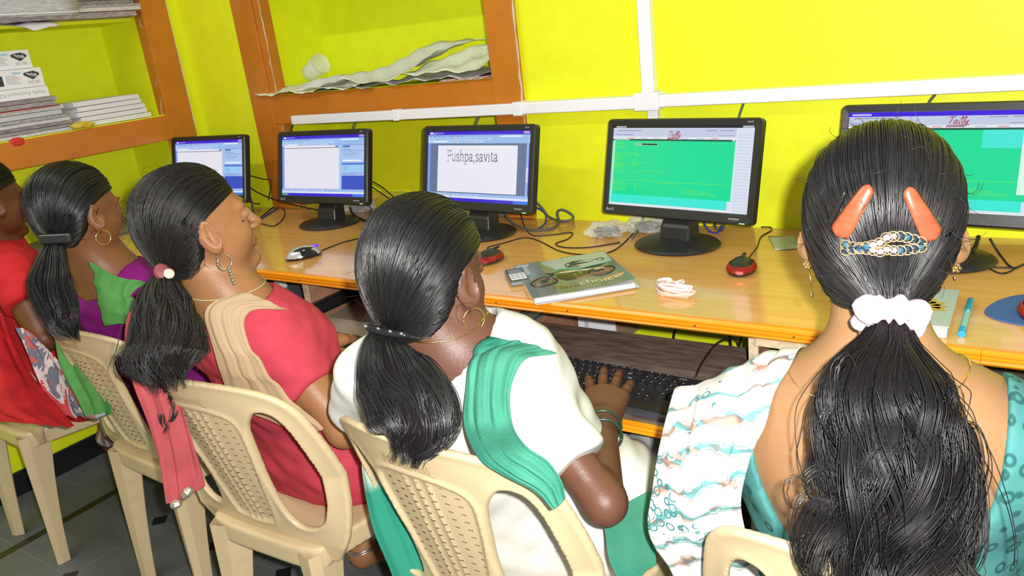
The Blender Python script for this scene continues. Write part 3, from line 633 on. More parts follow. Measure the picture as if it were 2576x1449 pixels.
o = cable([(1310, 540, .02), (1320, 570), (1340, 592), (1390, 590), (1438, 585), (1430, 600), (1398, 613), (1420, 622), (1480, 622), (1560, 610)], .0017); tag(o, 'black cable making a loose S behind the motorcycle booklet', 'cable')
o = cable([(1885, 648, .01), (1905, 620), (1915, 595), (1940, 580), (1938, 572), (1915, 571)], .0018); tag(o, 'black mouse cable rising towards the wall right of the green screen', 'cable')
def wall_cable(P, r, m, lab): 
    o = MB().tube(catmull(P, 8), r, 6).build('cable', M[m], smooth=True); tag(o, lab, 'cable')
mb_ = lambda x, y, z: (x, y, z)
wall_cable([at(738, 312, y=-.03), at(733, 330, y=-.05), at(740, 360, y=-.06)], .003, 'cable', 'short black cable from the duct to the left top corner of the second monitor')
wall_cable([at(896, 303, y=-.03), at(890, 325, y=-.05), at(884, 350, y=-.07)], .0035, 'greycable', 'grey cable from the duct to the right top of the second monitor')
wall_cable([at(1207, 288, y=-.03), at(1198, 312, y=-.05), at(1190, 340, y=-.07)], .0035, 'greycable', 'grey cable from the duct to the top of the monitor showing two names')
wall_cable([at(1872, 256, y=-.03), at(1862, 285, y=-.05), at(1852, 320, y=-.07)], .0035, 'greycable', 'grey cable from the duct to the top of the green-screen monitor')
wall_cable([at(2352, 238, y=-.03), at(2336, 262, y=-.05), at(2332, 300, y=-.07)], .0035, 'greycable', 'grey cable from the duct to the top of the rightmost monitor')
zc = DZ+.004
def deskpt(px, py, z):
    p = at(px, py, z=z)
    return at(px, py, y=-.022) if p[1] > -.022 and p[2] > DZ+.004 else p
def dcab(P, r, m, lab): wall_cable([deskpt(p[0], p[1], DZ+r+p[2]) for p in P], r, m, lab)
dcab([(615, 438, .12), (660, 450, .115), (682, 455, .10), (678, 490, .05), (672, 515, .0)], .0022, 'cable', 'black cable bent square between the corner monitor and the orange stile')
dcab([(612, 460, .10), (650, 485, .06), (700, 505, .03), (760, 520, .005), (830, 535, 0)], .0026, 'cable', 'black cable dropping from the corner monitor behind the second monitor')
dcab([(612, 490, .05), (640, 512, .01), (700, 508, .0), (745, 515, 0), (760, 512, .0)], .0026, 'cable', 'black cable lying along the desk behind the profile face')
dcab([(618, 480, .05), (632, 500, .02), (638, 535, .005), (652, 552, 0), (680, 535, 0), (720, 514, 0), (780, 512, .004)], .003, 'bluecable', 'blue cable hooked behind the corner monitor at the desk back')
dcab([(655, 562, 0), (690, 568, 0), (715, 545, 0), (712, 525, 0), (690, 520, 0), (650, 550, 0), (630, 548, 0)], .002, 'cable', 'thin black cable in an open loop in front of the orange stile')
dcab([(925, 450, .10), (960, 470, .06), (990, 495, .02), (1010, 505, 0)], .0022, 'cable', 'upper black cable slanting right from the second monitor')
dcab([(925, 462, .09), (950, 480, .05), (985, 503, .01), (1005, 512, 0)], .0022, 'cable', 'lower black cable slanting right from the second monitor')
dcab([(922, 512, .03), (935, 530, .0), (925, 555, 0), (915, 590, 0)], .003, 'bluecable', 'blue cable beside the clear packet behind the second monitor')
dcab([(880, 520, .04), (890, 540, .01), (925, 558, 0), (960, 565, 0)], .0035, 'cable', 'thick black cable at the foot of the second monitor')
dcab([(1340, 500, .05), (1365, 525, .02), (1380, 545, 0), (1410, 556, 0), (1440, 552, .0), (1438, 540, .01), (1415, 528, .02), (1402, 535, .01), (1405, 560, 0), (1385, 575, 0), (1330, 578, 0), (1290, 562, .01), (1270, 538, .03)], .0042, 'greycable', 'thick grey cable in coils right of the monitor showing two names')
dcab([(1335, 515, .03), (1370, 535, .01), (1372, 560, .0), (1355, 575, .0)], .003, 'bluecable', 'blue cable within the coils right of the monitor showing two names')
dcab([(1618, 540, .05), (1615, 565, .015), (1600, 588, .006), (1590, 600, 0)], .0035, 'greycable', 'grey cable hanging below the green-screen monitor to the clear packets')
dcab([(1770, 560, .02), (1785, 582, .0), (1805, 585, 0), (1815, 568, .02)], .003, 'bluecable', 'blue cable hanging under the right half of the green-screen monitor')
dcab([(1798, 560, .03), (1802, 575, .008), (1815, 580, .005), (1822, 565, .03)], .004, 'greycable', 'grey cable loop under the right half of the green-screen monitor')
dcab([(2490, 600, .03), (2515, 640, .0), (2545, 673, 0), (2576, 665, 0)], .0025, 'cable', 'black cable falling behind the rightmost monitor foot')
dcab([(2440, 650, .02), (2480, 672, 0), (2520, 688, 0), (2550, 675, 0), (2490, 672, .0), (2450, 660, .01)], .002, 'cable', 'thin black cable curled in front of the rightmost monitor foot')
dcab([(2462, 595, .03), (2452, 625, .015), (2440, 632, .012), (2425, 630, .012)], .0045, 'cable', 'thick black cable under the rightmost monitor beside the ear')
# clear packets with adaptors
cpl = mat('clear_packet_film', (.85, .87, .88), .1, .8, alpha=.35, bump=.5, bscale=70)
def packet(px, py, r, rz, lab, seed):
    p = at(px, py, z=DZ); t = thing('plastic_packet', lab, 'packet', (p[0], p[1], DZ), rz, 'clear packets with black cable inside')
    rr = np.random.RandomState(seed); A = rr.normal(size=(16, 3))*3; ph = rr.uniform(0, 6, 16)
    b = MB().ell((0, 0, 0), (1, 1, 1), 0, 44, 26); V = np.array(b.v); d = V/np.linalg.norm(V, axis=1)[:, None]
    k = 1+.35*sum(np.abs(np.sin(d@A[i]+ph[i]))-.63 for i in range(16))/4
    V = d*k[:, None]*np.array(r); V[:, 2] = np.maximum(V[:, 2], -r[2]*.7)+r[2]*.7+.001; b.v = [tuple(v) for v in V]
    b.build('film', cpl, t)
    P = [(r[0]*.6*math.cos(a*1.0)*(1-.02*a), r[1]*.55*math.sin(a), r[2]*.35+.006*math.sin(a*2.3)+.004) for a in np.linspace(0, 15, 90)]
    MB().tube(P, .0042, 6).build('coiled_cable', M['cable'], t, smooth=True)
packet(1525, 592, (.056, .05, .022), .3, 'clear crumpled packet holding a black cable coil left of the green-screen monitor foot', 1)
packet(1630, 580, (.062, .045, .026), .1, 'clear crumpled packet directly behind the green-screen monitor foot', 2)
packet(905, 530, (.06, .05, .03), .2, 'clear crumpled packet behind the second monitor foot', 3)
packet(1262, 540, (.03, .03, .022), .2, 'small clear packet beside the foot of the monitor showing two names', 4)
# note, notebook, pen, pad
o = sheet([[(*at(1932, 596, z=DZ)[:2], DZ+.002), (*at(2000, 593, z=DZ)[:2], DZ+.001)], [(*at(1950, 631, z=DZ)[:2], DZ+.001), (*at(2012, 627, z=DZ)[:2], DZ+.002)]], 2, .0008, mat('pale_green_note', (.50, .56, .36), .8, .2), 'paper_note'); tag(o, 'pale green paper note on the desk just left of the nearest head', 'paper')
t = thing('notebook', 'notebook with a yellow flower on its pale cover, lying beside the blue pen', 'notebook', (2.74, -.54, DZ+.0005), .0)
MB().box((-.075, -.105, 0), (.075, .10, .014)).build('pages', M['paper2'], t, bevel=.002)
b = MB().box((-.077, -.09, .0145), (.077, .103, .0165))
for k in range(7):
    a = -.3+k*.45; c, s_ = math.cos(a), math.sin(a); L = .05
    P = [(.02+.012*c, -.0+.012*s_), (.02+L*.6*c-.012*s_, L*.6*s_+.012*c), (.02+L*c, L*s_), (.02+L*.6*c+.012*s_, L*.6*s_-.012*c)]
    b.add([(x, y, .0167) for x, y in P], [(0, 1, 2, 3)], 1)
b.build('cover', [mat('greyish_cover', (.42, .44, .40), .3, .5), mat('yellow_flower', (.5, .3, .03), .4, .4)], t)
t = thing('ballpoint_pen', 'blue and clear ballpoint pen lying beside the flowered notebook', 'pen', (2.838, -.545, DZ+.006), 0)
pm = mat('pen_blue', (.02, .33, .62), .2, .5)
MB().tube([(-.002, -.085, 0), (-.002, -.06, 0)], .0062, 10).build('end_cap', pm, t, smooth=True, angle=.7)
MB().tube([(-.002, -.06, 0), (-.001, .02, 0)], .0056, 10).build('barrel', mat('clear_blue_barrel', (.25, .5, .5), .15, .6), t, smooth=True, angle=.7)
MB().tube([(-.001, .02, 0), (0, .085, 0)], .0065, 10).box((-.002, .02, .006), (.003, .055, .008)).build('cap', mat('teal_cap', (.01, .25, .38), .2, .5), t, smooth=True, angle=.7)
P = catmull([(2.862, -.50), (2.885, -.43), (2.93, -.39), (3.0, -.40), (3.05, -.45), (3.05, -.53), (2.99, -.58), (2.93, -.555), (2.885, -.538)], 8, True)
o = MB().prism([tuple(p) for p in P], DZ+.0003, DZ+.0035, axis='z').build('mouse_pad', mat('blue_cloth_pad', (.055, .12, .30), .85, .2, bump=.3, bscale=500), bevel=.001); tag(o, 'blue cloth mouse pad with curved outline at the right edge of the desk', 'mouse pad')
# mobile phone
ax = at(1265, 680, z=DZ); bx = at(1310, 718, z=DZ); t = thing('mobile_phone', 'small grey mobile phone with a keypad lying beside the booklet', 'phone', (1.882, -.556, DZ+.0005), math.radians(42))
MB().box((-.024, -.053, 0), (.024, .053, .011)).build('body', M['gry'], t, bevel=.005, seg=4)
MB().box((-.022, -.05, .0112), (.022, .05, .014)).build('front', mat('dark_rim', (.03, .03, .035), .3, .5), t, bevel=.003, seg=3)
MB().box((-.0175, .008, .0142), (.0175, .04, .0147)).build('screen', mat('unlit_lcd', (.10, .115, .12), .15, .5), t)
b = MB().box((-.019, -.044, .0142), (.019, .004, .0152))
for i in range(4):
    for j in range(3): b.box((-.0165+.0115*j, -.041+.0112*i, .0153), (-.0075+.0115*j, -.0325+.0112*i, .0156), 1)
b.build('keypad', [M['white'], M['mark']], t)
# motorcycle booklet
c0, c1, c2, c3 = [at(*p, z=DZ) for p in ((1325, 675), (1365, 768), (1570, 745), (1505, 640))]
o_ = (c0+c1+c2+c3)/4; ux = (c2-c1)+(c3-c0); rz = math.atan2(ux[1], ux[0]); Wb, Hb = .238, .285
t = thing('booklet', 'glossy booklet with a motorcycle on its cover, reading choice, at the desk edge', 'booklet', (o_[0], o_[1], DZ+.0005), rz)
hw, hh = Wb/2, Hb/2
b = MB()
for k in range(4): b.add([(x, y, .001+.0027*k+z) for x, y, z in ((-hw+.004, -hh+.004*k, 0), (hw+.006-.003*k, -hh+.006+.003*k, .0015), (hw-.002, hh-.004, .001), (-hw+.004, hh-.002, 0))], [(0, 1, 2, 3)])
b.box((-hw+.003, -hh+.012, 0), (hw-.004, hh-.003, .011))
b.build('pages', M['paper2'], t)
b = MB(); n = 12; zc = lambda x, y: .0135+.006*max(0, x/hw)**2*(1 if y < 0 else .4)+.0015*math.sin(9*x/hw)
b.grid([[(-hw+Wb*i/n, -hh+.018+(Hb-.018)*j/n, zc(-hw+Wb*i/n, -hh+Hb*j/n)) for j in range(n+1)] for i in range(n+1)], 0)
def pp(L, mi, r=.0016, closed=False):
    P = catmull([(x*hw, y*hh, zc(x*hw, y*hh)+.0006) for x, y in L], 6, closed); b.tube(P, r, 4, mi)
def disc(cx, cy, rx, ry, mi, r=.002): pp([(cx+rx*math.cos(a), cy+ry*math.sin(a)) for a in np.linspace(0, 2*PI, 13)[:-1]], mi, r, True)
def patch(L, mi, dz=.0004): 
    k = len(b.v); b.add([(x*hw, y*hh, zc(x*hw, y*hh)+dz) for x, y in L], [tuple(range(len(L)))], mi)
patch([(-.98, .28), (-.1, .36), (.2, .18), (.95, .3), (.98, .95), (-.98, .95)], 1, .0003)
patch([(-.98, .26), (-.1, .34), (.18, .16), (.95, .28), (.95, .34), (.2, .22), (-.08, .40), (-.98, .33)], 2, .0005)
patch([(-.3, .60), (.1, .66), (.0, .72), (-.35, .66)], 6, .0006)
for cx, sc, cy in ((-.62, 1, -.22), (.58, 1, -.12)): disc(cx, cy, .26, .2, 3, .0028); disc(cx, cy, .19, .145, 4, .0018); disc(cx, cy, .05, .04, 3, .003)
pp([(-.62, -.22), (-.42, .06), (-.34, .16)], 3, .003); pp([(-.5, .17), (-.36, .15), (-.2, .2)], 3, .002); pp([(-.52, -.14), (-.36, .1)], 3, .003)
patch([(-.36, .1), (-.1, .14), (.1, .04), (.36, .06), (.62, .02), (.78, .04), (.6, .1), (.35, .12), (.1, .12), (-.1, .19), (-.3, .17)], 5, .0008)
patch([(-.3, .06), (.3, .02), (.34, -.16), (.1, -.3), (-.18, -.28), (-.34, -.1)], 3, .0007); patch([(-.1, -.02), (.08, -.03), (.06, -.2), (-.08, -.2)], 4, .001)
pp([(.0, -.3), (.3, -.24), (.7, -.18), (.8, -.16)], 4, .0028); pp([(.35, .0), (.58, -.12)], 3, .003)
for cx in (.1, .72): disc(cx, .5, .1, .08, 3, .0016)
pp([(.1, .5), (.22, .58), (.5, .6), (.72, .5)], 3, .003); pp([(.22, .58), (.18, .64)], 3, .0016); pp([(.2, .46), (.6, .46)], 3, .003)
pp([(.05, .95), (.0, .86), (-.2, .72)], 3, .0012)
k_ = len(b.v); b.text('Hero', .026, XF((-.55*hw, -.66*hh, 0), (0, 0, .02)), 7, font_shear=.2, sx=1.15); b.text('choice', .036, XF((-.03*hw, -.66*hh, 0), (0, 0, .02)), 8, sx=1.1)
b.v[k_:] = [(x, y, zc(x, y)+.0014) for x, y, z in b.v[k_:]]
pp([(.5, -.55), (.6, -.54), (.75, -.53), (.9, -.52)], 9, .0025)
b.build('cover', [mat('grey_green_cover', (.20, .22, .185), .25, .5, col2=(.12, .14, .11), vscale=9), mat('pale_blue_grey', (.36, .42, .42), .25, .5), mat('teal_swoosh', (.08, .4, .4), .3, .5), mat('dark_olive_ink', (.035, .034, .018), .35, .5), mat('rust_ink', (.22, .12, .06), .35, .5), mat('cream_yellow_ink', (.5, .46, .16), .3, .5), mat('green_ink', (.15, .5, .2), .3, .5), mat('maroon_ink', (.2, .05, .04), .3, .5), mat('cream_ink', (.66, .64, .52), .3, .5), mat('orange_ink', (.5, .25, .05), .3, .5)], t, fix=False)
# pile of pink rubber bands
c = at(1692, 736, z=DZ); t = thing('rubber_band_bundle', 'bunched pinkish white elastic band loops on the desk edge beside the booklet', 'elastic', (c[0], c[1], DZ), -.55)
OUT = [(-.045, .0), (-.03, .018), (-.01, .012), (.0, .035), (.012, .018), (.02, .0), (.035, .012), (.052, .02), (.056, .006), (.04, -.008), (.022, -.02), (.0, -.03), (-.02, -.028), (-.04, -.014)]
pk = mat('pink_band', (.80, .55, .46), .5, .4); pw = mat('whitish_band', (.85, .74, .70), .5, .4)
for k in range(7):
    s_ = 1-.085*k; P = np.array([(x*s_+.002*math.sin(k*2+i), y*s_+.002*math.cos(k*3+i), .002+.0035*((k*3) % 5)+.003*math.sin(i*1.1+k)+.003) for i, (x, y) in enumerate(OUT)])
    Q = catmull(P, 5, True); G = np.array([Q, Q+np.array((0, 0, .006))]); G2 = np.concatenate([G, G[:, :1]], 1)
    MB().grid(G2).build('band', pw if k % 2 else pk, t, smooth=True, solid=.0016)
MB().prism([(x*.9, y*.9-.004) for x, y in OUT], .0008, .004, axis='z').build('band', pk, t)

# ================================================================== keyboards and things under the desk
kmat = mat('black_key', (.017, .017, .019), .35, .5)
def keyboard(loc, rz, label, x_lo=-9, x_hi=9):
    t = thing('keyboard', label, 'keyboard', loc, rz)
    b = MB().box((-.224, -.075, 0), (.224, .078, .012)).box((-.226, -.09, .002), (.226, -.074, .009), 1).box((-.15, .0705, .0122), (.03, .0775, .0135), 1)
    b.text('K200', .008, XF((.135, .066, .0124)), 2); b.text('logitech', .006, XF((.178, .063, .0124)), 2)
    b.add([(.19+.006*math.cos(a)-.002, .072+.004*math.sin(a), .0124) for a in np.linspace(.5, 5.2, 9)]+[(.19, .072, .0124)], [tuple(range(10))], 2)
    b.build('case', [M['blk'], mat('slate_grey_edge', (.05, .055, .07), .35, .5), M['mark']], t, bevel=.003)
    rows = []
    u = .0187
    def row(y, x, ws, h=.0165): 
        for w_ in ws: rows.append((x, y, w_*u-.0022, h)); x += w_*u
    X0 = -.215
    row(.052, X0, [1]); row(.052, X0+2*u, [1]*4); row(.052, X0+6.4*u, [1]*4); row(.052, X0+10.8*u, [1]*4)
    row(.030, X0, [1]*13+[2]); row(.011, X0, [1.5]+[1]*12+[1.5]); row(-.008, X0, [1.75]+[1]*11+[2.25]); row(-.027, X0, [2.25]+[1]*10+[2.75]); row(-.046, X0, [1.5, 1.25, 1.25, 5.5, 1.25, 1.25, 3])
    N0 = X0+15.3*u
    for y in (.052, .030, .011): row(y, N0, [1]*3)
    row(-.027, N0+u, [1]); row(-.046, N0, [1]*3)
    P0 = N0+3.3*u
    row(.030, P0, [1]*4); row(.011, P0, [1]*4); row(-.008, P0, [1]*3); row(-.027, P0, [1]*4); row(-.046, P0, [2, 1])
    rows = [r for r in rows if x_lo <= r[0] <= x_hi]
    for i, (x, y, w_, h) in enumerate(rows):
        if i >= 100: break
        b = MB(); z0 = .0125
        b.add([(x, y, z0), (x+w_, y, z0), (x+w_, y+h, z0), (x, y+h, z0), (x+.0022, y+.002, z0+.006), (x+w_-.0022, y+.002, z0+.006), (x+w_-.0022, y+h-.0015, z0+.006), (x+.0022, y+h-.0015, z0+.006)], [(0, 1, 5, 4), (1, 2, 6, 5), (2, 3, 7, 6), (3, 0, 4, 7), (4, 5, 6, 7)])
        k = .0022 if w_ < .02 else .006
        b.add([(x+.004, y+h*.55, z0+.0062), (x+.004+k, y+h*.55, z0+.0062), (x+.004+k, y+h*.78, z0+.0062), (x+.004, y+h*.78, z0+.0062)], [(0, 1, 2, 3)], 1)
        if 40 < i < 0 or w_ > .02: b.add([(x+.011, y+h*.55, z0+.0062), (x+.013, y+h*.55, z0+.0062), (x+.013, y+h*.78, z0+.0062), (x+.011, y+h*.78, z0+.0062)], [(0, 1, 2, 3)], 1)
        b.build('key', [kmat, M['mark']], t, fix=False)
    return t
keyboard((2.205, -.742, TZ), -.045, 'black keyboard on the pulled-out tray under the hand of the person in white')
keyboard((1.53, -.80, TZ+.0), -.02, 'black keyboard on the beige tray under the hand of the person in pink')
o = MB().tube(catmull([(2.37, -.66, TZ+.012), (2.365, -.60, TZ+.02), (2.37, -.52, TZ+.03), (2.39, -.47, TZ+.022), (2.40, -.44, TZ-.05)], 8), .0022, 6).build('cable', M['cable'], smooth=True); tag(o, 'keyboard cable running over the back of the worn brown tray', 'cable')
for P, lab in (([at(1702, 822, y=-.1), at(1695, 850, y=-.1), at(1706, 880, y=-.1), at(1708, 960, y=-.1)], 'left of three black cables hanging under the desk before the yellow wall'), ([at(1834, 835, y=-.1), at(1838, 870, y=-.1), at(1842, 960, y=-.1)], 'middle of three black cables hanging under the desk before the yellow wall'), ([at(1868, 840, y=-.1), at(1860, 870, y=-.1), at(1852, 960, y=-.1)], 'right of three black cables hanging under the desk before the yellow wall'), ([at(2492, 905, y=-.1), at(2490, 930, y=-.1), at(2480, 960, y=-.1)], 'black cable hanging under the desk at the right edge of the picture')):
    o = MB().tube(catmull(P, 8), .003, 6).build('cable', M['cable'], smooth=True); tag(o, lab, 'cable')
t = thing('carton', 'open white and brown carton standing under the desk behind the brown tray', 'carton', (1.93, -.2, .52), 0)
kid(MB().box((1.87, -.26, .5), (1.89, -.1, .76)).box((1.89, -.12, .5), (1.985, -.1, .74)).box((1.90, -.255, .5), (1.985, -.12, .65)), 'box', M['white'], t, bevel=.001)
kid(MB().add([(1.90, -.26, .66), (1.99, -.26, .69), (1.99, -.13, .73), (1.90, -.13, .71)], [(0, 1, 2, 3)]).add([(1.985, -.25, .5), (1.992, -.12, .5), (1.992, -.12, .73), (1.985, -.25, .69)], [(0, 1, 2, 3)]), 'flap', mat('brown_card', (.38, .26, .15), .7, .2), t, solid=.003)
t = thing('computer_tower', 'pale grey computer case standing on the floor under the desk between two seats', 'computer', (1.72, -.27, 0), 0)
MB().box((-.09, -.2, 0), (.09, .2, .42)).build('case', mat('beige_grey_case', (.34, .34, .27), .45, .4), t, bevel=.006)
b = MB().box((-.088, -.214, .005), (.088, -.2, .415)); b.box((-.075, -.217, .34), (.075, -.213, .38), 1).box((-.012, -.218, .2), (.012, -.213, .22), 1)
b.build('front_panel', [M['gry'], M['mark']], t, bevel=.004)
t = thing('power_adaptor', 'small white adaptor hanging from the desk underside left of the pink sleeve', 'adaptor', (*at(704, 705, y=-.45)[:2], at(704, 705, y=-.45)[2]))
MB().box((-.016, -.014, -.035), (.016, .014, .035)).build('body', M['white'], t, bevel=.003)
MB().tube(catmull([(0, 0, -.035), (.006, 0, -.055), (-.01, .01, -.07)], 6), .0025, 6).build('red_lead', mat('red_lead', (.4, .02, .02), .4, .4), t, smooth=True)
MB().tube(catmull([(0, 0, .03), (.0, .02, .06), (.0, .06, .07), (0, .1, .062)], 6), .0022, 6).build('lead', M['cable'], t, smooth=True)
# ================================================================== cream plastic chairs
def back_y(X, Z): return -.195-(Z-.42)*.276+1.31*X*X*np.clip((Z-.40)/.2, .2, 1)
def smooth_poly(P, n=5): return catmull(P, n, True)
half = [(0, .835), (.10, .83), (.175, .808), (.212, .77), (.227, .72), (.238, .65), (.243, .58), (.243, .52), (.232, .46), (.205, .415), (.175, .388), (.09, .392), (0, .395)]
OUTL = smooth_poly(half+[(-x, z) for x, z in half[-2:0:-1]])
OPEN = smooth_poly([(.125, .745), (.145, .765), (.170, .760), (.186, .73), (.196, .67), (.202, .60), (.200, .54), (.185, .495), (.15, .475), (.115, .48), (.096, .52), (.093, .60), (.101, .67), (.112, .72)])
SPL = smooth_poly([(.0, .768), (.06, .762), (.096, .738), (.094, .67), (.081, .60), (.071, .53), (.064, .485), (.05, .466), (.0, .462), (-.05, .466), (-.064, .485), (-.071, .53), (-.081, .60), (-.094, .67), (-.096, .738), (-.06, .762)])
def sd_back(P):
    X, Y, Z = P.T; o = sd_poly(X, Z, OUTL); h = np.minimum(sd_poly(X, Z, OPEN), sd_poly(-X, Z, OPEN)); sp = sd_poly(X, Z, SPL)
    s2 = np.maximum(o, -h)
    yb = back_y(X, Z); u = Y-yb
    rim = np.exp(-(np.minimum(np.abs(o), np.abs(h))/.010)**2)*.003+np.exp(-(sp/.006)**2)*.004
    th = .0056+rim
    rec = np.where(sp < 0, .004*np.clip(-sp/.008, 0, 1), 0)        # splat is set in a little
    ribs = sum(np.exp(-(((X-k*.021*(1+(Z-.6)*.9)-.0)/.0028)**2)) for k in (-1, 0, 1))*.004*(sp < -.006)
    d = smax(np.abs(u-rec)-th-np.where(u < rec, ribs, 0), s2, .006)
    return d*.8
m_ch = M['chair']
m_bk = m_ch.copy(); m_bk.name = 'cream_plastic_with_slots'
nt = m_bk.node_tree; b_ = nt.nodes['Principled BSDF']; tc = nt.nodes.new('ShaderNodeTexCoord'); sx = nt.nodes.new('ShaderNodeSeparateXYZ'); nt.links.new(tc.outputs['Object'], sx.inputs[0])
def mth(op, a, b=None):
    n = nt.nodes.new('ShaderNodeMath'); n.operation = op
    for i, v in enumerate((a, b)):
        if v is None: continue
        if isinstance(v, (int, float)): n.inputs[i].default_value = v
        else: nt.links.new(v, n.inputs[i])
    return n.outputs[0]
X, Z = sx.outputs['X'], sx.outputs['Z']
ax_ = mth('ABSOLUTE', X)
row = mth('FLOOR', mth('DIVIDE', Z, .0165)); stag = mth('MULTIPLY', row, 0.0)
cx_ = mth('LESS_THAN', mth('ABSOLUTE', mth('SUBTRACT', mth('MODULO', mth('ADD', mth('ADD', X, stag), 1.0), .023), .0115)), .0042)
cz_ = mth('LESS_THAN', mth('ABSOLUTE', mth('SUBTRACT', mth('MODULO', Z, .0165), .008)), .0014)
lim = mth('ADD', mth('MULTIPLY', Z, .118), .0005)
ins = mth('MULTIPLY', mth('LESS_THAN', ax_, lim), mth('MULTIPLY', mth('GREATER_THAN', Z, .475), mth('LESS_THAN', Z, .75)))
hole = mth('MULTIPLY', mth('MULTIPLY', cx_, cz_), ins)
nt.links.new(mth('SUBTRACT', 1.0, hole), b_.inputs['Alpha'])
def chair(loc, rz, label):
    t = thing('plastic_chair', label, 'chair', loc, rz, 'cream plastic chairs in a row')
    bk = sdf_obj('backrest', [(sd_back, (-.28, -.42, .36), (.28, -.06, .86), .0034)], m_bk, t, 3)
    b = MB(); b.text('Nilkamal', .026, XF((0, 0, .780)) @ FRONT, 0, align='CENTER', sx=1.05); b.text('FX 14', .016, XF((0, 0, .807)) @ FRONT, 0, align='CENTER')
    b.add([(-.055, 0, .776), (.055, 0, .776), (.055, 0, .7775), (-.055, 0, .7775)], [(0, 1, 2, 3)])
    b.v = [(x, float(back_y(np.array(x), np.array(z)))-.0082, z) for x, y, z in b.v]
    b.build('embossed_name', mat('embossed_lettering', (.42, .31, .17), .4, .4), bk, fix=False)
    ST = smooth_poly([(0, .205), (.12, .20), (.19, .17), (.212, .08), (.195, -.05), (.17, -.16), (.15, -.215), (0, -.225), (-.15, -.215), (-.17, -.16), (-.195, -.05), (-.212, .08), (-.19, .17), (-.12, .20)], 4)
    def seat(P):
        s2 = sd_poly(P[:, 0], P[:, 1], ST); zt = .428-.012*np.clip(1-(P[:, 0]/.19)**2, 0, 1)*np.clip(1-((P[:, 1]+.01)/.19)**2, 0, 1)
        top = smax(np.abs(P[:, 2]-zt)-.004, s2, .008); sk = smax(np.abs(s2+.004)-.0035, np.abs(P[:, 2]-.405)-.025, .004)
        return np.minimum(top, sk)*.9
    sdf_obj('seat', [(seat, (-.23, -.25, .36), (.23, .23, .45), .005)], m_ch, t, 1)
    for sx_, sy_ in ((-1, -1), (1, -1), (-1, 1), (1, 1)):
        top = np.array((.135 if sy_ < 0 else .175, -.20 if sy_ < 0 else .165, .42)); bot = np.array((.150 if sy_ < 0 else .2, -.225 if sy_ < 0 else .2, 0))
        R_ = []
        for k in range(9):
            f = k/8; c = top+(bot-top)*f; a = .038-.016*f; w_ = .062*(1-f)**2+.040-.008*f
            sec = [(-w_*.75, .30*a), (-w_*.25, -.55*a), (.45*a, -.8*a), (.75*a, -.2*a), (.80*a, w_*.55), (.62*a, w_*.55), (.5*a, 0), (.2*a, -.35*a), (-w_*.2, -.25*a), (-w_*.7, .45*a)]
            R_.append([(sx_*(c[0]+u), c[1]+(v if sy_ < 0 else -v), c[2]) for u, v in sec])
        G = np.array(R_); b = MB(); b.grid(np.concatenate([G, G[:, :1]], 1)); b.f.append(tuple(range(8*11, 8*11+10))); b.m.append(0)
        b.build('leg', m_ch, t, bevel=.002)
    return t
ch = chair((1.616, -1.019, 0), .036, 'cream plastic chair under the person in pink with a beige scarf')
dup(ch, (2.20, -1.03, 0), -.06, 'cream plastic chair under the person in white with a green scarf')
dup(ch, (2.827, -1.043, 0), .03, 'cream plastic chair under the nearest person, only its top corner in view')
dup(ch, (1.06, -.937, 0), -.05, 'cream plastic chair under the person in purple with a green scarf')
dup(ch, (.42, -1.0, 0), -.043, 'cream plastic chair under the person in red at the left edge')
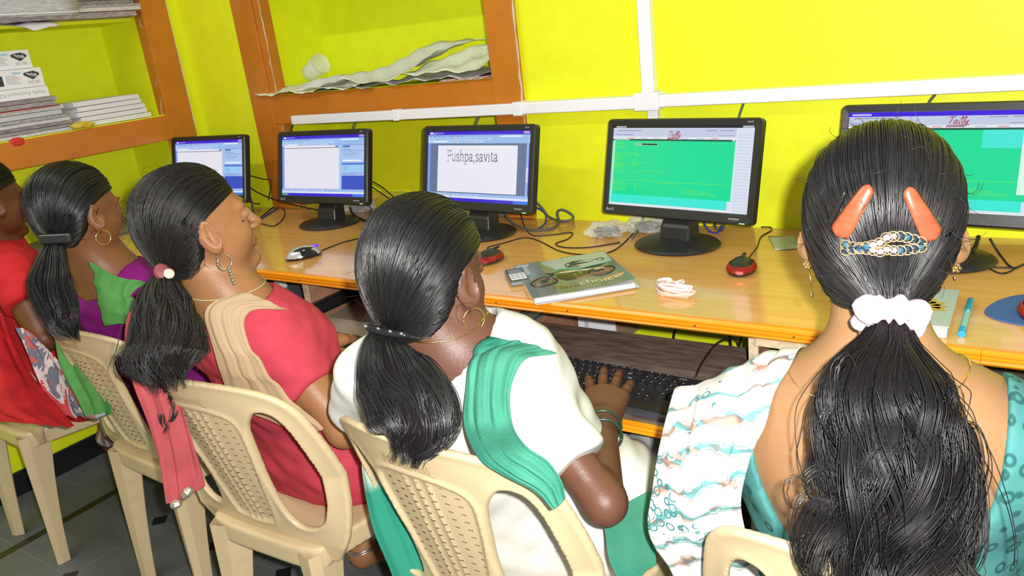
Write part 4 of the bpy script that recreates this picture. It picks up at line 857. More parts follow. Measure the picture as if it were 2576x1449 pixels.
# ================================================================== people
def A(px, py, t): return at(px, py, t=t)
def basis(yaw, pitch=0, roll=0):
    """columns right, forward, up; yaw turns left, pitch lifts the face, roll tips the head to its right"""
    m = Matrix.Rotation(yaw, 3, 'Z') @ Matrix.Rotation(pitch, 3, 'X') @ Matrix.Rotation(roll, 3, 'Y')
    return np.array(m)
class Head:
    def __init__(s, c, yaw, pitch=0, roll=0, k=1.): s.c = np.array(c); s.B = basis(yaw, pitch, roll); s.k = k
    def w(s, p): return s.c+(np.array(p, float)*s.k)@s.B.T
    def l(s, P): return ((np.asarray(P)-s.c)@s.B)/s.k
    def sd(s, P):
        q = s.l(P); d = s.skull(q)
        mx = np.abs(q[:, 0]); qm = q.copy(); qm[:, 0] = mx
        d = smin(d, sd_cap(qm, (.040, .03, -.045), (.006, .072, -.088), .026, .017), .025)
        d = smin(d, sd_cap(qm, (.052, .0, -.03), (.042, .028, -.065), .02, .02), .025)
        d = smin(d, sd_ell(qm, (.034, .056, -.03), (.026, .026, .03)), .02)
        d = smin(d, sd_ell(q, (0, .080, -.094), (.018, .015, .014)), .018)
        d = smin(d, sd_cap(qm, (.008, .085, .021), (.040, .072, .022), .011, .009), .014)
        d = smax(d, -sd_ell(qm, (.031, .098, .002), (.017, .014, .010)), .012)
        d = smin(d, sd_cap(q, (0, .086, .012), (0, .110, -.026), .0065, .0105), .012)
        d = smin(d, sd_ell(qm, (.011, .099, -.030), (.0085, .011, .0075)), .007)
        d = smin(d, sd_ell(qm, (.031, .079, .0035), (.0165, .0125, .011)), .004)
        d = smin(d, sd_cap(qm, (0, .094, -.0535), (.020, .083, -.057), .0065, .003), .005)
        d = smin(d, sd_cap(qm, (0, .091, -.066), (.018, .082, -.061), .0075, .003), .005)
        e = np.array(Matrix.Rotation(-.28, 3, 'X') @ Matrix.Rotation(.62, 3, 'Z')).T
        r = sd_ell(qm, (.0825, -.013, -.010), (.0075, .0205, .034), e)
        r = smin(r, sd_ell(qm, (.077, -.003, -.037), (.006, .009, .012)), .008)
        r = smax(r, -sd_ell(qm, (.091, -.009, -.005), (.0075, .0135, .023), e), .004)
        r = smin(r, sd_cap(qm, (.083, -.019, .012), (.081, -.014, -.018), .003, .003), .004)
        r = smin(r, sd_ell(qm, (.080, .004, -.014), (.005, .004, .007)), .004)
        
        d = smin(d, r, .008)
        return d*s.k
    def skull(s, q):
        d = sd_ell(q, (0, -.016, .034), (.071, .090, .080))
        return smin(d, sd_ell(q, (0, .026, -.012), (.058, .062, .085)), .03)
    def scalp(s, q): return smin(sd_ell(q, (0, -.015, .030), (.0725, .092, .083)), sd_ell(q, (0, -.034, -.034), (.052, .058, .066)), .045)
def fingers_hand(w, B, k, curl, spread=.0, left=False):
    """prims of a hand: w wrist, B basis (right, forward, up) of the back of the hand, palm down"""
    m = -1 if left else 1; W = lambda p: np.array(w)+(np.array((p[0]*m, p[1], p[2]), float)*k)@B.T
    pr = []
    kn = [(-.027, .078, .004), (-.0085, .084, .007), (.0105, .080, .006), (.027, .070, .002)]
    for p in kn: pr.append(('c', W((p[0]*.45, .002, 0)), W(p), .0165*k, .0125*k, .014))
    for i, (p, L) in enumerate(zip(kn, (.070, .078, .072, .056))):
        a = curl[i]; x, y, z = p; sx = (p[0])*spread*6
        pts = [W(p)]; segs = (.46, .30, .24); ang = -.15
        for j, sg in enumerate(segs):
            ang += a*(.8 if j == 0 else .55); dx = sx*L*sg*8
            x += dx; y += math.cos(ang)*L*sg; z -= math.sin(ang)*L*sg; pts.append(W((x, y, z)))
        rr = [.0098, .0086, .0080, .0066]
        for j in range(3): pr.append(('c', pts[j], pts[j+1], rr[j]*k, rr[j+1]*k, .003))
    T = [W((-.018, .012, -.004)), W((-.042, .038, -.012)), W((-.052, .066, -.018)), W((-.050, .088, -.024))]
    for j in range(3): pr.append(('c', T[j], T[j+1], (.0155, .0105, .0092)[j]*k, (.0105, .0092, .0072)[j]*k, .006))
    return pr
def evalp(P, prims, infl=0):
    d = None
    for q in prims:
        if q[0] == 'c': e = sd_cap(P, q[1], q[2], q[3], q[4]); k = q[5]
        else: e = sd_ell(P, q[1], q[2], q[3]); k = q[4]
        d = e if d is None else smin(d, e, max(k, 1e-4))
    return d-infl
def bbox(prims, pad):
    L = []
    for q in prims:
        if q[0] == 'c': L += [np.array(q[1])-q[3], np.array(q[1])+q[3], np.array(q[2])-q[4], np.array(q[2])+q[4]]
        else: r = max(q[2]); L += [np.array(q[1])-r, np.array(q[1])+r]
    L = np.array(L); return L.min(0)-pad, L.max(0)+pad
def grad(fn, P, e=.002):
    g = np.stack([fn(P+np.eye(3)[i]*e)-fn(P-np.eye(3)[i]*e) for i in range(3)], 1)
    return g/(np.linalg.norm(g, axis=1)[:, None]+1e-9)
def pushout(P, fn, off, it=4, pull=0.):
    for _ in range(it):
        d = fn(P)-off; g = grad(fn, P); m = np.where(d < 0, d, np.minimum(d, .08)*pull); P = P-g*m[:, None]
    return P
def drape(name, net, mats, root, fn=None, off=.008, n=8, folds=None, pull=0., solid=.0022, seed=0, it=5):
    """cloth through a net of points (rows of points), kept outside fn"""
    rows = [catmull(r, n) for r in net]; G = np.array([catmull(c, n) for c in np.array(rows).transpose(1, 0, 2)]).transpose(1, 0, 2)
    sh = G.shape; P = G.reshape(-1, 3)
    if fn is not None: P = pushout(P, fn, off, it, pull)
    if folds:
        r = np.random.RandomState(seed); u = np.tile(np.linspace(0, 1, sh[1]), sh[0]); v = np.repeat(np.linspace(0, 1, sh[0]), sh[1])
        f = sum(a*np.sin(2*PI*(k*u+.5*j*np.sin(3*v+r.uniform(0, 6)))+r.uniform(0, 6)) for j, (a, k) in enumerate(folds))
        g = grad(fn, P) if fn is not None else np.tile((.4, -.9, .1), (len(P), 1)); P = P+g*f[:, None]
    return MB().grid(P.reshape(sh)).build(name, mats, root, smooth=True, solid=solid, sub=1)

def skin(name, c, c2=None):
    return mat(name, c, .45, .35, col2=c2 or tuple(v*.86 for v in c), vscale=14, bump=.12, bscale=220, sss=.0)
def hairmat(name, c, rough=.34, spec=.55): return mat(name, c, rough, spec)
HM = [hairmat('black_hair', (.0085, .0075, .008), .37, .7), hairmat('soft_black_hair', (.011, .009, .008), .42, .55), hairmat('wavy_black_hair', (.007, .006, .0065), .42, .32)]
CORE = mat('hair_depth', (.006, .005, .005), .8, .1)

def hair_cap(H, root, tie, tie_r, n=1300, seed=0, vol=.010, m=None, rad=.00075, zl=None, theta_b=.75, msg=.0):
    """hair drawn back from the hairline to a tie: an under-layer and strands laid over it"""
    rr = np.random.RandomState(seed); q0 = np.array((0, -.012, .022)); tl = H.l(np.array(tie)[None])[0]
    Td = nrm((.25*tl[0]/.1, -.92, -.34)); a = nrm(np.cross(Td, (1., 0, 0))); u = nrm(np.cross(a, Td)); v = np.cross(Td, u)
    ZL = zl or [(-.13, -.088), (-.04, -.080), (-.024, -.052), (-.016, .0), (-.004, .026), (.012, .018), (.026, -.004), (.034, -.004), (.046, .014), (.058, .030), (.072, .044), (.086, .054), (.097, .06), (.112, .3)]
    zx, zy = zip(*ZL)
    def surf(D, off):
        r = np.full(len(D), .09)
        for _ in range(8): r = r-(H.scalp(q0+D*r[:, None])-off)*.9
        return q0+D*r[:, None]
    def dirs(ph, th): return np.cos(th)[:, None]*Td+np.sin(th)[:, None]*(np.cos(ph)[:, None]*u+np.sin(ph)[:, None]*v)
    def thmax(ph):
        lo_ = np.full(len(ph), .25); hi_ = np.full(len(ph), 3.0); T = np.linspace(.25, 3.0, 90); best = np.full(len(ph), .3); alive = np.ones(len(ph), bool)
        for t in T:
            P = surf(dirs(ph, np.full(len(ph), t)), vol); ok = P[:, 2] > np.interp(P[:, 1], zx, zy); alive &= ok | (t < .5); best = np.where(alive, t, best)
        return best
    tr = tie_r/H.k; te = nrm(tl-q0)
    def strands(ph, f, N, off, jit):
        tm = thmax(ph); S_ = np.linspace(0, 1, N); out = np.zeros((len(ph), N, 3)); axr = np.cross(Td, te); sa = np.linalg.norm(axr); axr = axr/(sa+1e-9); ang = math.atan2(sa, Td@te)
        for i, s_ in enumerate(S_):
            a = np.maximum(1-f, 0)+np.minimum(f, 1)*s_; a = np.minimum(a, .985); D = dirs(ph, tm*(1-a)); g = ang*a*a*(3-2*a); cg, sg = np.cos(g)[:, None], np.sin(g)[:, None]
            D = D*cg+np.cross(axr, D)*sg+axr*(D@axr)[:, None]*(1-cg)
            o_ = off*min(1, .15+s_*7); P = surf(D, o_); th = tm*(1-a)
            w_ = np.clip((theta_b-th)/theta_b, 0, 1); w_ = w_*w_*(3-2*w_)
            zm = np.interp(P[:, 1], zx, zy); lift = np.clip((np.abs(P[:, 0])-.045)/.015, 0, 1)*np.clip(zm-P[:, 2], 0, .06)*(1-w_)*np.clip((P[:, 1]+.035)/.02, 0, 1)
            if lift.max() > 0:
                Q = P.copy(); Q[:, 2] += lift; R_ = Q-q0; R_ /= np.linalg.norm(R_, axis=1)[:, None]; P = np.where(lift[:, None] > 1e-5, surf(R_, o_), P)
            E = tl+tr*(np.cos(ph)[:, None]*u+np.sin(ph)[:, None]*v)*jit[:, None]
            out[:, i] = P*(1-w_[:, None])+E*w_[:, None]
        return out
    ph = np.linspace(0, 2*PI, 73)[:-1]; G = strands(ph, np.ones(72), 26, vol-.002, np.full(72, .85))
    # thin at the hairline
    base = G.copy(); G = H.c+(G*H.k)@H.B.T
    under = MB().grid(np.concatenate([G, G[:1]], 0)).build('hair', CORE, root, smooth=True)
    ph = rr.uniform(0, 2*PI, n); f = np.where(rr.uniform(size=n) < .7, 1-rr.uniform(0, .06, n)**1.0, rr.uniform(.45, 1, n))
    offs = vol+rr.uniform(-.0012, .0016, n)
    G = strands(ph, f, 22, offs, rr.uniform(.3, 1.05, n))
    G += rr.normal(0, .0006, (n, 1, 3))+np.cumsum(rr.normal(0, .00022, G.shape), 1)
    if msg: G += rr.normal(0, msg, (n, 1, 3))*np.linspace(1, .3, 22)[None, :, None]
    G = H.c+(G*H.k)@H.B.T
    tubes('hair_strands', G, rad, m, under); return under
def tubes(name, G, rad, m, parent, taper=True, sides=3):
    """G: strands x points x 3"""
    n, N, _ = G.shape; t = np.gradient(G, axis=1); t /= np.linalg.norm(t, axis=2)[..., None]+1e-9
    ref = np.zeros_like(t); ref[..., 0] = .31; ref[..., 1] = .55; ref[..., 2] = .77
    a = np.cross(t, ref); a /= np.linalg.norm(a, axis=2)[..., None]+1e-9; b = np.cross(t, a)
    r = np.full(N, rad) if np.isscalar(rad) else rad
    if taper: r = r*np.interp(np.linspace(0, 1, N), (0, .06, .9, 1), (.35, 1, 1, .3))
    V = np.stack([G+r[None, :, None]*(math.cos(2*PI*k/sides)*a+math.sin(2*PI*k/sides)*b) for k in range(sides)], 2).reshape(-1, 3)
    i0 = (np.arange(n)[:, None]*N+np.arange(N-1)[None]).reshape(-1)*sides
    F = np.concatenate([np.stack([i0+k, i0+(k+1) % sides, i0+sides+(k+1) % sides, i0+sides+k], 1) for k in range(sides)])
    me = bpy.data.meshes.new(name); me.vertices.add(len(V)); me.vertices.foreach_set('co', V.astype(np.float32).ravel())
    me.loops.add(len(F)*4); me.loops.foreach_set('vertex_index', F.astype(np.int32).ravel()); me.polygons.add(len(F)); me.polygons.foreach_set('loop_start', np.arange(len(F), dtype=np.int32)*4)
    me.polygons.foreach_set('use_smooth', np.ones(len(F), bool)); me.update(); me.validate()
    return link(name, me, m, parent)
def ponytail(root, guide, prof, m, n=700, seed=0, wave=.004, freq=2., clumps=40, rad=.0008, flat=.75, name='ponytail', core=.72, ends=.12, fly=.0, curlup=0., side=None, fn=None):
    """guide: points from the tie down; prof: half-widths along it"""
    rr = np.random.RandomState(seed); C = catmull(guide, 10); N = len(C); s_ = np.linspace(0, 1, N)
    R = np.interp(s_, np.linspace(0, 1, len(prof)), prof); t = np.gradient(C, axis=0); t /= np.linalg.norm(t, axis=1)[:, None]
    sd = nrm(side) if side is not None else nrm((1, .35, 0)); b = np.cross(t, np.tile(sd, (N, 1))); b /= np.linalg.norm(b, axis=1)[:, None]; a = np.cross(b, t)
    k = 22; an = np.linspace(0, 2*PI, k+1)
    cr = R*core*np.interp(s_, (0, .8, 1), (1, .95, .25))
    G = C[:, None]+cr[:, None, None]*(np.cos(an)[None, :, None]*a[:, None]+np.sin(an)[None, :, None]*b[:, None]*flat)
    o = MB().grid(G).build(name, CORE, root, smooth=True)
    ca = rr.uniform(0, 2*PI, clumps); cq = np.sqrt(rr.uniform(.25, 1, clumps)); cp = rr.uniform(0, 6.28, clumps); cl = rr.uniform(1-ends*2, 1, clumps); cf = freq*rr.uniform(.75, 1.3, clumps); cw = wave*rr.uniform(.4, 1.6, clumps)
    ci = rr.randint(0, clumps, n); j = rr.normal(size=(n, 2)); jr = .10
    x = (np.cos(ca)*cq)[ci]+j[:, 0]*jr; y = (np.sin(ca)*cq)[ci]+j[:, 1]*jr; nr = np.sqrt(x*x+y*y); kk = np.where(nr > 1.04, 1.04/nr, 1); x *= kk; y *= kk
    L = np.clip(cl[ci]+rr.normal(0, ends*.5, n), .5, 1.06); M_ = 40; S_ = np.linspace(0, 1, M_)[None]*L[:, None]
    fi = np.clip(S_*(N-1), 0, N-1.001); i0 = fi.astype(int); fr = (fi-i0)[..., None]
    ip = lambda Q: Q[i0]*(1-fr)+Q[np.minimum(i0+1, N-1)]*fr
    P, a_, b_, t_ = ip(C), ip(a), ip(b), ip(t); Rr = ip(R[:, None])[..., 0]
    env = np.clip(S_*2.5, 0, 1)*(.4+S_)
    wv = (cw[ci][:, None]*env*np.sin(cf[ci][:, None]*6.28*S_+cp[ci][:, None])); wv2 = (cw[ci][:, None]*env*np.cos(cf[ci][:, None]*6.28*S_*1.1+cp[ci][:, None]*1.7))
    conv = np.interp(S_, (0, .75, 1), (1, 1, .72))
    over = np.maximum(S_-1, 0)*np.linalg.norm(C[-1]-C[0])
    P = P+a_*(x[:, None]*Rr*conv+wv)[..., None]+b_*(y[:, None]*Rr*conv*flat+wv2*.7)[..., None]+t_*over[..., None]
    if curlup: P += curlup*(np.maximum(S_-.8, 0)**1.5*4)[..., None]*a_*np.sign(x)[:, None, None]
    if fly:
        w_ = (rr.uniform(size=n) < .06)[:, None, None]; P += w_*rr.normal(0, fly, (n, 1, 3))*env[..., None]
    if fn is not None:
        sh = P.shape; Q = P.reshape(-1, 3); Q = pushout(Q, fn, .003, 2); P = Q.reshape(sh)
    tubes('hair_strands', P, rad, m, o); return o
def wisps(root, starts, dirs_, L, m, n=1, rad=.0005, seed=0, curl=.01):
    rr = np.random.RandomState(seed); out = []
    for p, d in zip(starts, dirs_):
        for _ in range(n):
            pts = [np.array(p)+rr.normal(0, .003, 3)]; d_ = nrm(d)+rr.normal(0, .18, 3); ax = nrm(rr.normal(size=3)); w_ = rr.uniform(-1, 1)*curl
            for i in range(17): d_ = nrm(d_+np.cross(ax, d_)*w_*8+rr.normal(0, .03, 3)); pts.append(pts[-1]+d_*L*rr.uniform(.8, 1.1)/17)
            out.append(pts)
    return tubes('stray_hairs', np.array(out), rad, m, root)
def person(spec):
    s = spec; H = s['head']; root = thing('person', s['label'], 'person', (s['pel'][0], s['pel'][1], 0), 0)
    bpy.context.view_layer.update()
    pel, wai, che, nek = [np.array(s[k]) for k in ('pel', 'wai', 'che', 'nek')]; k = s.get('k', 1.)
    SL, SR, EL, ER, WL, WR = [np.array(s[q]) for q in ('SL', 'SR', 'EL', 'ER', 'WL', 'WR')]
    Bt = np.array([nrm(SR-SL), nrm(np.cross(nrm(nek-pel), nrm(SR-SL))), nrm(nek-pel)]).T
    tor = [('e', pel, (.165*k, .125*k, .12*k), Bt, .01), ('e', wai, (.128*k, .098*k, .14*k), Bt, .09), ('e', che, (.142*k, .102*k, .155*k), Bt, .08),
           ('c', SL*.80+SR*.20+(nek-(SL+SR)/2)*.15, SR*.80+SL*.20+(nek-(SL+SR)/2)*.15, .062*k, .062*k, .07), ('e', che+Bt[:, 1]*.055*k-Bt[:, 2]*.005, (.115*k, .075*k, .075*k), Bt, .05)]
    nn, tz = k*s.get('nkk', 1.), s.get('trap', .03); nk = [('c', nek-Bt[:, 2]*.02, H.w((0, -.022, -.055)), .056*nn, .050*nn, .05), ('c', SL*.72+SR*.28, nek+Bt[:, 2]*tz, .044*nn, .040*nn, .06), ('c', SR*.72+SL*.28, nek+Bt[:, 2]*tz, .044*nn, .040*nn, .06)]
    arm = []
    for S_, E_, W_ in ((SL, EL, WL), (SR, ER, WR)): ak = k*s.get('ak', 1.); arm += [('c', S_, E_, .048*ak, .036*ak, .05), ('c', E_, W_, .036*ak, .0245*k, .02)]
    leg = []
    for sgn in (-1, 1):
        hp = pel+Bt[:, 0]*sgn*.085*k-np.array((0, 0, .01)); kn, an, to = [np.array(s[q][0 if sgn < 0 else 1]) for q in ('kne', 'ank', 'toe')]
        leg += [('c', hp, kn, .082*k, .056*k, .06), ('c', kn, an, .052*k, .034*k, .03), ('c', an+np.array((0, 0, -.02)), to, .034*k, .022*k, .03), ('e', to+(to-an)*.12, (.036*k, .036*k, .018*k), None, .03)]
    hands = []
    for left, W_, key in ((True, WL, 'HL'), (False, WR, 'HR')):
        yw, pt, rl, cu, sp = s[key]; hands.append(fingers_hand(W_, basis(yw, pt, rl), k*.98*s.get('hk', 1.), cu, sp, left))
    body = tor+nk+arm+leg
    def fb(P): return smin(evalp(P, body), H.sd(P), .02)
    fhp = tor[2:]+nk+[arm[0], arm[2]]
    def fh(P): return smin(evalp(P, fhp), H.sd(P), .02)
    def fbh(P): return np.minimum(evalp(P, body+hands[0]), evalp(P, hands[1]+arm[2:]))
    lo, hi = bbox(body, .03); nz = H.w((0, 0, -.115))[2]
    hl = H.c-.15*H.k; hh_ = H.c+.155*H.k
    parts = [(lambda P: evalp(P, body), lo, hi, s.get('h', .007)), (fh, np.array((hl[0], hl[1], H.c[2]-.155)), hh_, s.get('hh', .0033))]
    for hp_, W_, ar in ((hands[0], WL, arm[:2]), (hands[1], WR, arm[2:])):
        l2, h2 = bbox(hp_, .012); parts.append((lambda P, q=hp_+[ar[1]]: evalp(P, q), l2, h2, .0028))
    ob = sdf_obj('body', parts, s['skin'], None, 1); par(ob, root)
    for o_, sx_ in ((root, -1), (root, 1)):
        e = MB().ell((0, 0, 0), (.0118, .0118, .0118), 0, 16, 12); T = Matrix.Translation(Vector(H.w((sx_*.031, .0815, .0025)))) @ Matrix(H.B.tolist()).to_4x4()
        e.ell((0, .0088, 0), (.0055, .0034, .0055), 1, 14, 8); e.v = [tuple(T @ Vector(p)) for p in e.v]
        eo = e.build('eye', [mat('eye_white', (.62, .6, .58), .2, .5), mat('dark_iris', (.015, .01, .008), .15, .5)], None, smooth=True); par(eo, root)
        P = [H.w((sx_*x, y, z)) for x, y, z in ((.012, .0955, .0215), (.022, .0945, .0265), (.034, .0875, .0275), (.046, .074, .022))]
        bo = MB().tube(catmull(P, 5), [.0014+.0014*math.sin(PI*min(1, .15+i/16)) for i in range(16)], 6).build('eyebrow', HM[0], None, smooth=True); par(bo, root)
    P = [H.w((x, y, z)) for x, y, z in ((-.021, .0835, -.0585), (-.01, .0955, -.0585), (0, .0985, -.0595), (.01, .0955, -.0585), (.021, .0835, -.0585))]
    lo_ = MB().tube(catmull(P, 5), .0022, 6).build('lips', mat('lip', tuple(v*.8 for v in s['skinc'][:1])+tuple(v*.55 for v in s['skinc'][1:]), .4, .4), None, smooth=True); par(lo_, root)
    s.update(root=root, fb=fb, tor=tor, nk=nk, arm=arm, leg=leg, Bt=Bt, body=body, ob=ob, H=H)
    return s
def wrinkle(P, a, f, seed):
    r = np.random.RandomState(seed); W = r.normal(size=(5, 3)); W /= np.linalg.norm(W, axis=1)[:, None]; ph = r.uniform(0, 6, 5)
    return a*sum(np.sin((P@W[i])*f*(1+.35*i)+ph[i]+1.6*np.sin(P[:, 2]*18+i)) for i in range(5))/2.6
def top_garment(s, name, m, infl=.011, sleeve=.6, neck=None, hem=.42, h=.007, sl_r=.016, wr=.0016, seed=1, cut=None, sl_taper=1.0):
    """kameez: torso and short sleeves, a little larger than the body, with clean neckline, cuffs and hem"""
    SL, SR, EL, ER = [np.array(s[q]) for q in ('SL', 'SR', 'EL', 'ER')]; k = s.get('k', 1.)
    tor, nk = s['tor'], s['nk']; leg = s['leg']; pel = np.array(s['pel'])
    lap = [('c', leg[0][1], np.array(leg[0][1])*.45+np.array(leg[0][2])*.55, .1*k, .078*k, .08), ('c', leg[4][1], np.array(leg[4][1])*.45+np.array(leg[4][2])*.55, .1*k, .078*k, .08)]
    def fn(P):
        d = evalp(P, tor+[nk[1], nk[2]]+lap, infl)
        for S_, E_ in ((SL, EL), (SR, ER)):
            ax = nrm(E_-S_); e = S_+ax*np.linalg.norm(E_-S_)*sleeve
            q = sd_cap(P, S_, e+ax*.02, .048*k+sl_r*.8, (.041*k+sl_r)*sl_taper); q = smax(q, (P-e)@ax, .006); d = smin(d, q, .035)
        if wr: d = d+wrinkle(P, wr, 55, seed)
        if neck is not None: d = smax(d, -neck(P), .006)
        if cut is not None: d = smax(d, cut(P), .006)
        return d*.9
    lo, hi = bbox(tor+lap+[('c', SL, SL+(EL-SL)*sleeve, .07, .07, 0), ('c', SR, SR+(ER-SR)*sleeve, .07, .07, 0)], .04)
    o = sdf_obj(name, [(fn, lo, hi, h)], m, None, 1); par(o, s['root']); s['top'] = fn; s['both'] = lambda P: np.minimum(fn(P), evalp(P, s['body']))
    return o
def trousers(s, m, infl=.022, cuff=.93, h=.008, wr=.004, seed=4):
    leg = s['leg']; pel = np.array(s['pel']); k = s.get('k', 1.)
    def fn(P):
        d = evalp(P, [s['tor'][0]], infl*.4)
        for i in (0, 4):
            an = np.array(leg[i+1][2]); kn = np.array(leg[i+1][1]); ax = nrm(an-kn); e = kn+(an-kn)*cuff
            d = smin(d, sd_cap(P, leg[i][1], leg[i][2], leg[i][3]+infl*.6, leg[i][4]+infl), .05)
            d = smin(d, smax(sd_cap(P, kn, e+ax*.01, leg[i+1][3]+infl, leg[i+1][4]+infl*1.1), (P-e)@ax, .006), .03)
        return (d+wrinkle(P, wr, 45, seed))*.8
    lo, hi = bbox([s['tor'][0]]+leg, .05); o = sdf_obj('trousers', [(fn, lo, hi, h)], m, None, 1); par(o, s['root']); s['low'] = fn; return o
def rootkid(o, s): par(o, s['root']); return o
def ring(c, r, axis, tube_r, m, name, root, n=40, arc=(0, 2*PI), squash=1.):
    ax = nrm(axis); u = nrm(np.cross(ax, (0.1, .2, 1))); v = np.cross(ax, u)
    P = [np.array(c)+r*(math.cos(a)*u+math.sin(a)*v*squash) for a in np.linspace(*arc, n)]
    o = MB().tube(P, tube_r, 8).build(name, m, None, smooth=True); par(o, root); return o
def around_neck(s, z_off, r, m, name, tr=.0012, tilt=(0, .35)):
    nk = np.array(s['nek']); Bt = s['Bt']; P = []
    for a in np.linspace(0, 2*PI, 61): P.append(nk+Bt[:, 2]*(z_off-.03*math.sin(a)*1.0)+r*(math.cos(a)*Bt[:, 0]+math.sin(a)*Bt[:, 1]))
    P = pushout(np.array(P), lambda q: evalp(q, s['body']), .0015, 5, 1.)
    o = MB().tube(P, tr, 6).build(name, m, None, smooth=True); par(o, s['root']); return o
# ------------------------------------------------------------------ cloth patterns
def noderamp(name, build, rough=.75):
    m = bpy.data.materials.new(name); m.use_nodes = True; nt = m.node_tree; b = nt.nodes['Principled BSDF']; setin(b, 'Roughness', rough); setin(b, 'Specular IOR Level', .2)
    tc = nt.nodes.new('ShaderNodeTexCoord'); build(nt, b, tc.outputs['Object']); return m
def ramp(nt, fac, stops, interp='LINEAR'):
    r = nt.nodes.new('ShaderNodeValToRGB'); r.color_ramp.interpolation = interp
    while len(r.color_ramp.elements) < len(stops): r.color_ramp.elements.new(.5)
    for e, (p, c) in zip(r.color_ramp.elements, stops): e.position = p; e.color = (*c, 1)
    nt.links.new(fac, r.inputs[0]); return r.outputs[0]
def tex(nt, kind, vec, **k):
    n = nt.nodes.new(kind)
    for a, v in k.items():
        if a in n.inputs: n.inputs[a].default_value = v
        else: setattr(n, a, v)
    nt.links.new(vec, n.inputs['Vector']); return n
def mapping(nt, vec, sc=(1, 1, 1), rot=(0, 0, 0)):
    n = nt.nodes.new('ShaderNodeMapping'); n.inputs['Scale'].default_value = sc; n.inputs['Rotation'].default_value = rot; nt.links.new(vec, n.inputs[0]); return n.outputs[0]
def mixc(nt, fac, a, b):
    n = nt.nodes.new('ShaderNodeMix'); n.data_type = 'RGBA'; nt.links.new(fac, n.inputs[0])
    for i, v in ((6, a), (7, b)):
        if isinstance(v, tuple): n.inputs[i].default_value = (*v, 1)
        else: nt.links.new(v, n.inputs[i])
    return n.outputs[2]
def rings(base, ringc, sc):
    def f(nt, b, v):
        a = tex(nt, 'ShaderNodeTexVoronoi', v, Scale=sc, Randomness=.7); c = ramp(nt, a.outputs['Distance'], [(0, base), (.16, base), (.2, ringc), (.33, ringc), (.38, base), (1, base)])
        nt.links.new(c, b.inputs['Base Color'])
    return f
def wavy(nt, b, v):
    mv = mapping(nt, v, (1, 1, 1), (.5, .35, .2))
    w1 = tex(nt, 'ShaderNodeTexWave', mv, Scale=9., Distortion=5.5, **{'Detail': 3., 'Detail Scale': 2.2, 'bands_direction': 'Z'})
    n = tex(nt, 'ShaderNodeTexNoise', mapping(nt, v, (4, 4, 14), (.5, .35, .2)), Scale=3., Detail=2.)
    W = (.62, .60, .57); colr = ramp(nt, n.outputs['Fac'], [(.3, (.45, .22, .13)), (.44, (.10, .085, .075)), (.5, (.06, .30, .29)), (.6, (.035, .14, .14)), (.7, (.5, .28, .18))])
    line = ramp(nt, w1.outputs['Fac'], [(0, (0, 0, 0)), (.76, (0, 0, 0)), (.84, (1, 1, 1)), (.91, (.1, .1, .1)), (.96, (.9, .9, .9)), (1, (.9, .9, .9))])
    c = mixc(nt, line, W, colr)
    vo = tex(nt, 'ShaderNodeTexVoronoi', v, Scale=62., Randomness=.8); rg = ramp(nt, vo.outputs['Distance'], [(0, (0, 0, 0)), (.26, (0, 0, 0)), (.31, (1, 1, 1)), (.4, (1, 1, 1)), (.45, (0, 0, 0))])
    n2 = tex(nt, 'ShaderNodeTexNoise', v, Scale=9., Detail=1.); ms = ramp(nt, n2.outputs['Fac'], [(0, (0, 0, 0)), (.60, (0, 0, 0)), (.63, (1, 1, 1))])
    mm = nt.nodes.new('ShaderNodeMath'); mm.operation = 'MULTIPLY'; nt.links.new(rg, mm.inputs[0]); nt.links.new(ms, mm.inputs[1])
    nt.links.new(mixc(nt, mm.outputs[0], c, (.04, .18, .18)), b.inputs['Base Color'])
def specks(base, spot, sc, th=.09, st=(1, 1, 2.2)):
    def f(nt, b, v):
        a = tex(nt, 'ShaderNodeTexVoronoi', mapping(nt, v, st), Scale=sc, Randomness=1.); c = ramp(nt, a.outputs['Distance'], [(0, spot), (th, spot), (th+.05, base)])
        nt.links.new(c, b.inputs['Base Color'])
    return f
def blotch(cols, sc):
    def f(nt, b, v):
        n = tex(nt, 'ShaderNodeTexNoise', mapping(nt, v, (1, 1, .5)), Scale=sc, Detail=4., Distortion=1.6)
        nt.links.new(ramp(nt, n.outputs['Fac'], [(.28+.44*i/(len(cols)-1), c) for i, c in enumerate(cols)], 'CONSTANT'), b.inputs['Base Color'])
    return f
def ombre(c0, c1, axis, p0, p1, wob=.02):
    """dip-dyed cloth: colour changes along one axis of the cloth"""
    def f(nt, b, v):
        s_ = nt.nodes.new('ShaderNodeSeparateXYZ'); nt.links.new(v, s_.inputs[0]); n = tex(nt, 'ShaderNodeTexNoise', v, Scale=14., Detail=3.)
        mr = nt.nodes.new('ShaderNodeMapRange'); mr.inputs['From Min'].default_value = p0; mr.inputs['From Max'].default_value = p1
        ad = nt.nodes.new('ShaderNodeMath'); ad.operation = 'MULTIPLY_ADD'; nt.links.new(n.outputs['Fac'], ad.inputs[0]); ad.inputs[1].default_value = wob*2; nt.links.new(s_.outputs[axis], ad.inputs[2])
        nt.links.new(ad.outputs[0], mr.inputs['Value']); nt.links.new(mixc(nt, mr.outputs[0], c0, c1), b.inputs['Base Color'])
    return f
CL = lambda n, c, v=.12: mat(n, c, .8, .2, var=v, vscale=35, bump=.25, bscale=260)
def onhead(H, px, py, off):
    T = np.linspace(.4, 3, 1301); P = np.array([A(px, py, t) for t in T]); d = H.scalp(H.l(P))*H.k-off
    i = np.argmax(d < 0); 
    if d.min() > 0: i = np.argmin(d)
    if i == 0 or d.min() > 0: return P[i]
    f = d[i-1]/(d[i-1]-d[i]); return P[i-1]+(P[i]-P[i-1])*f
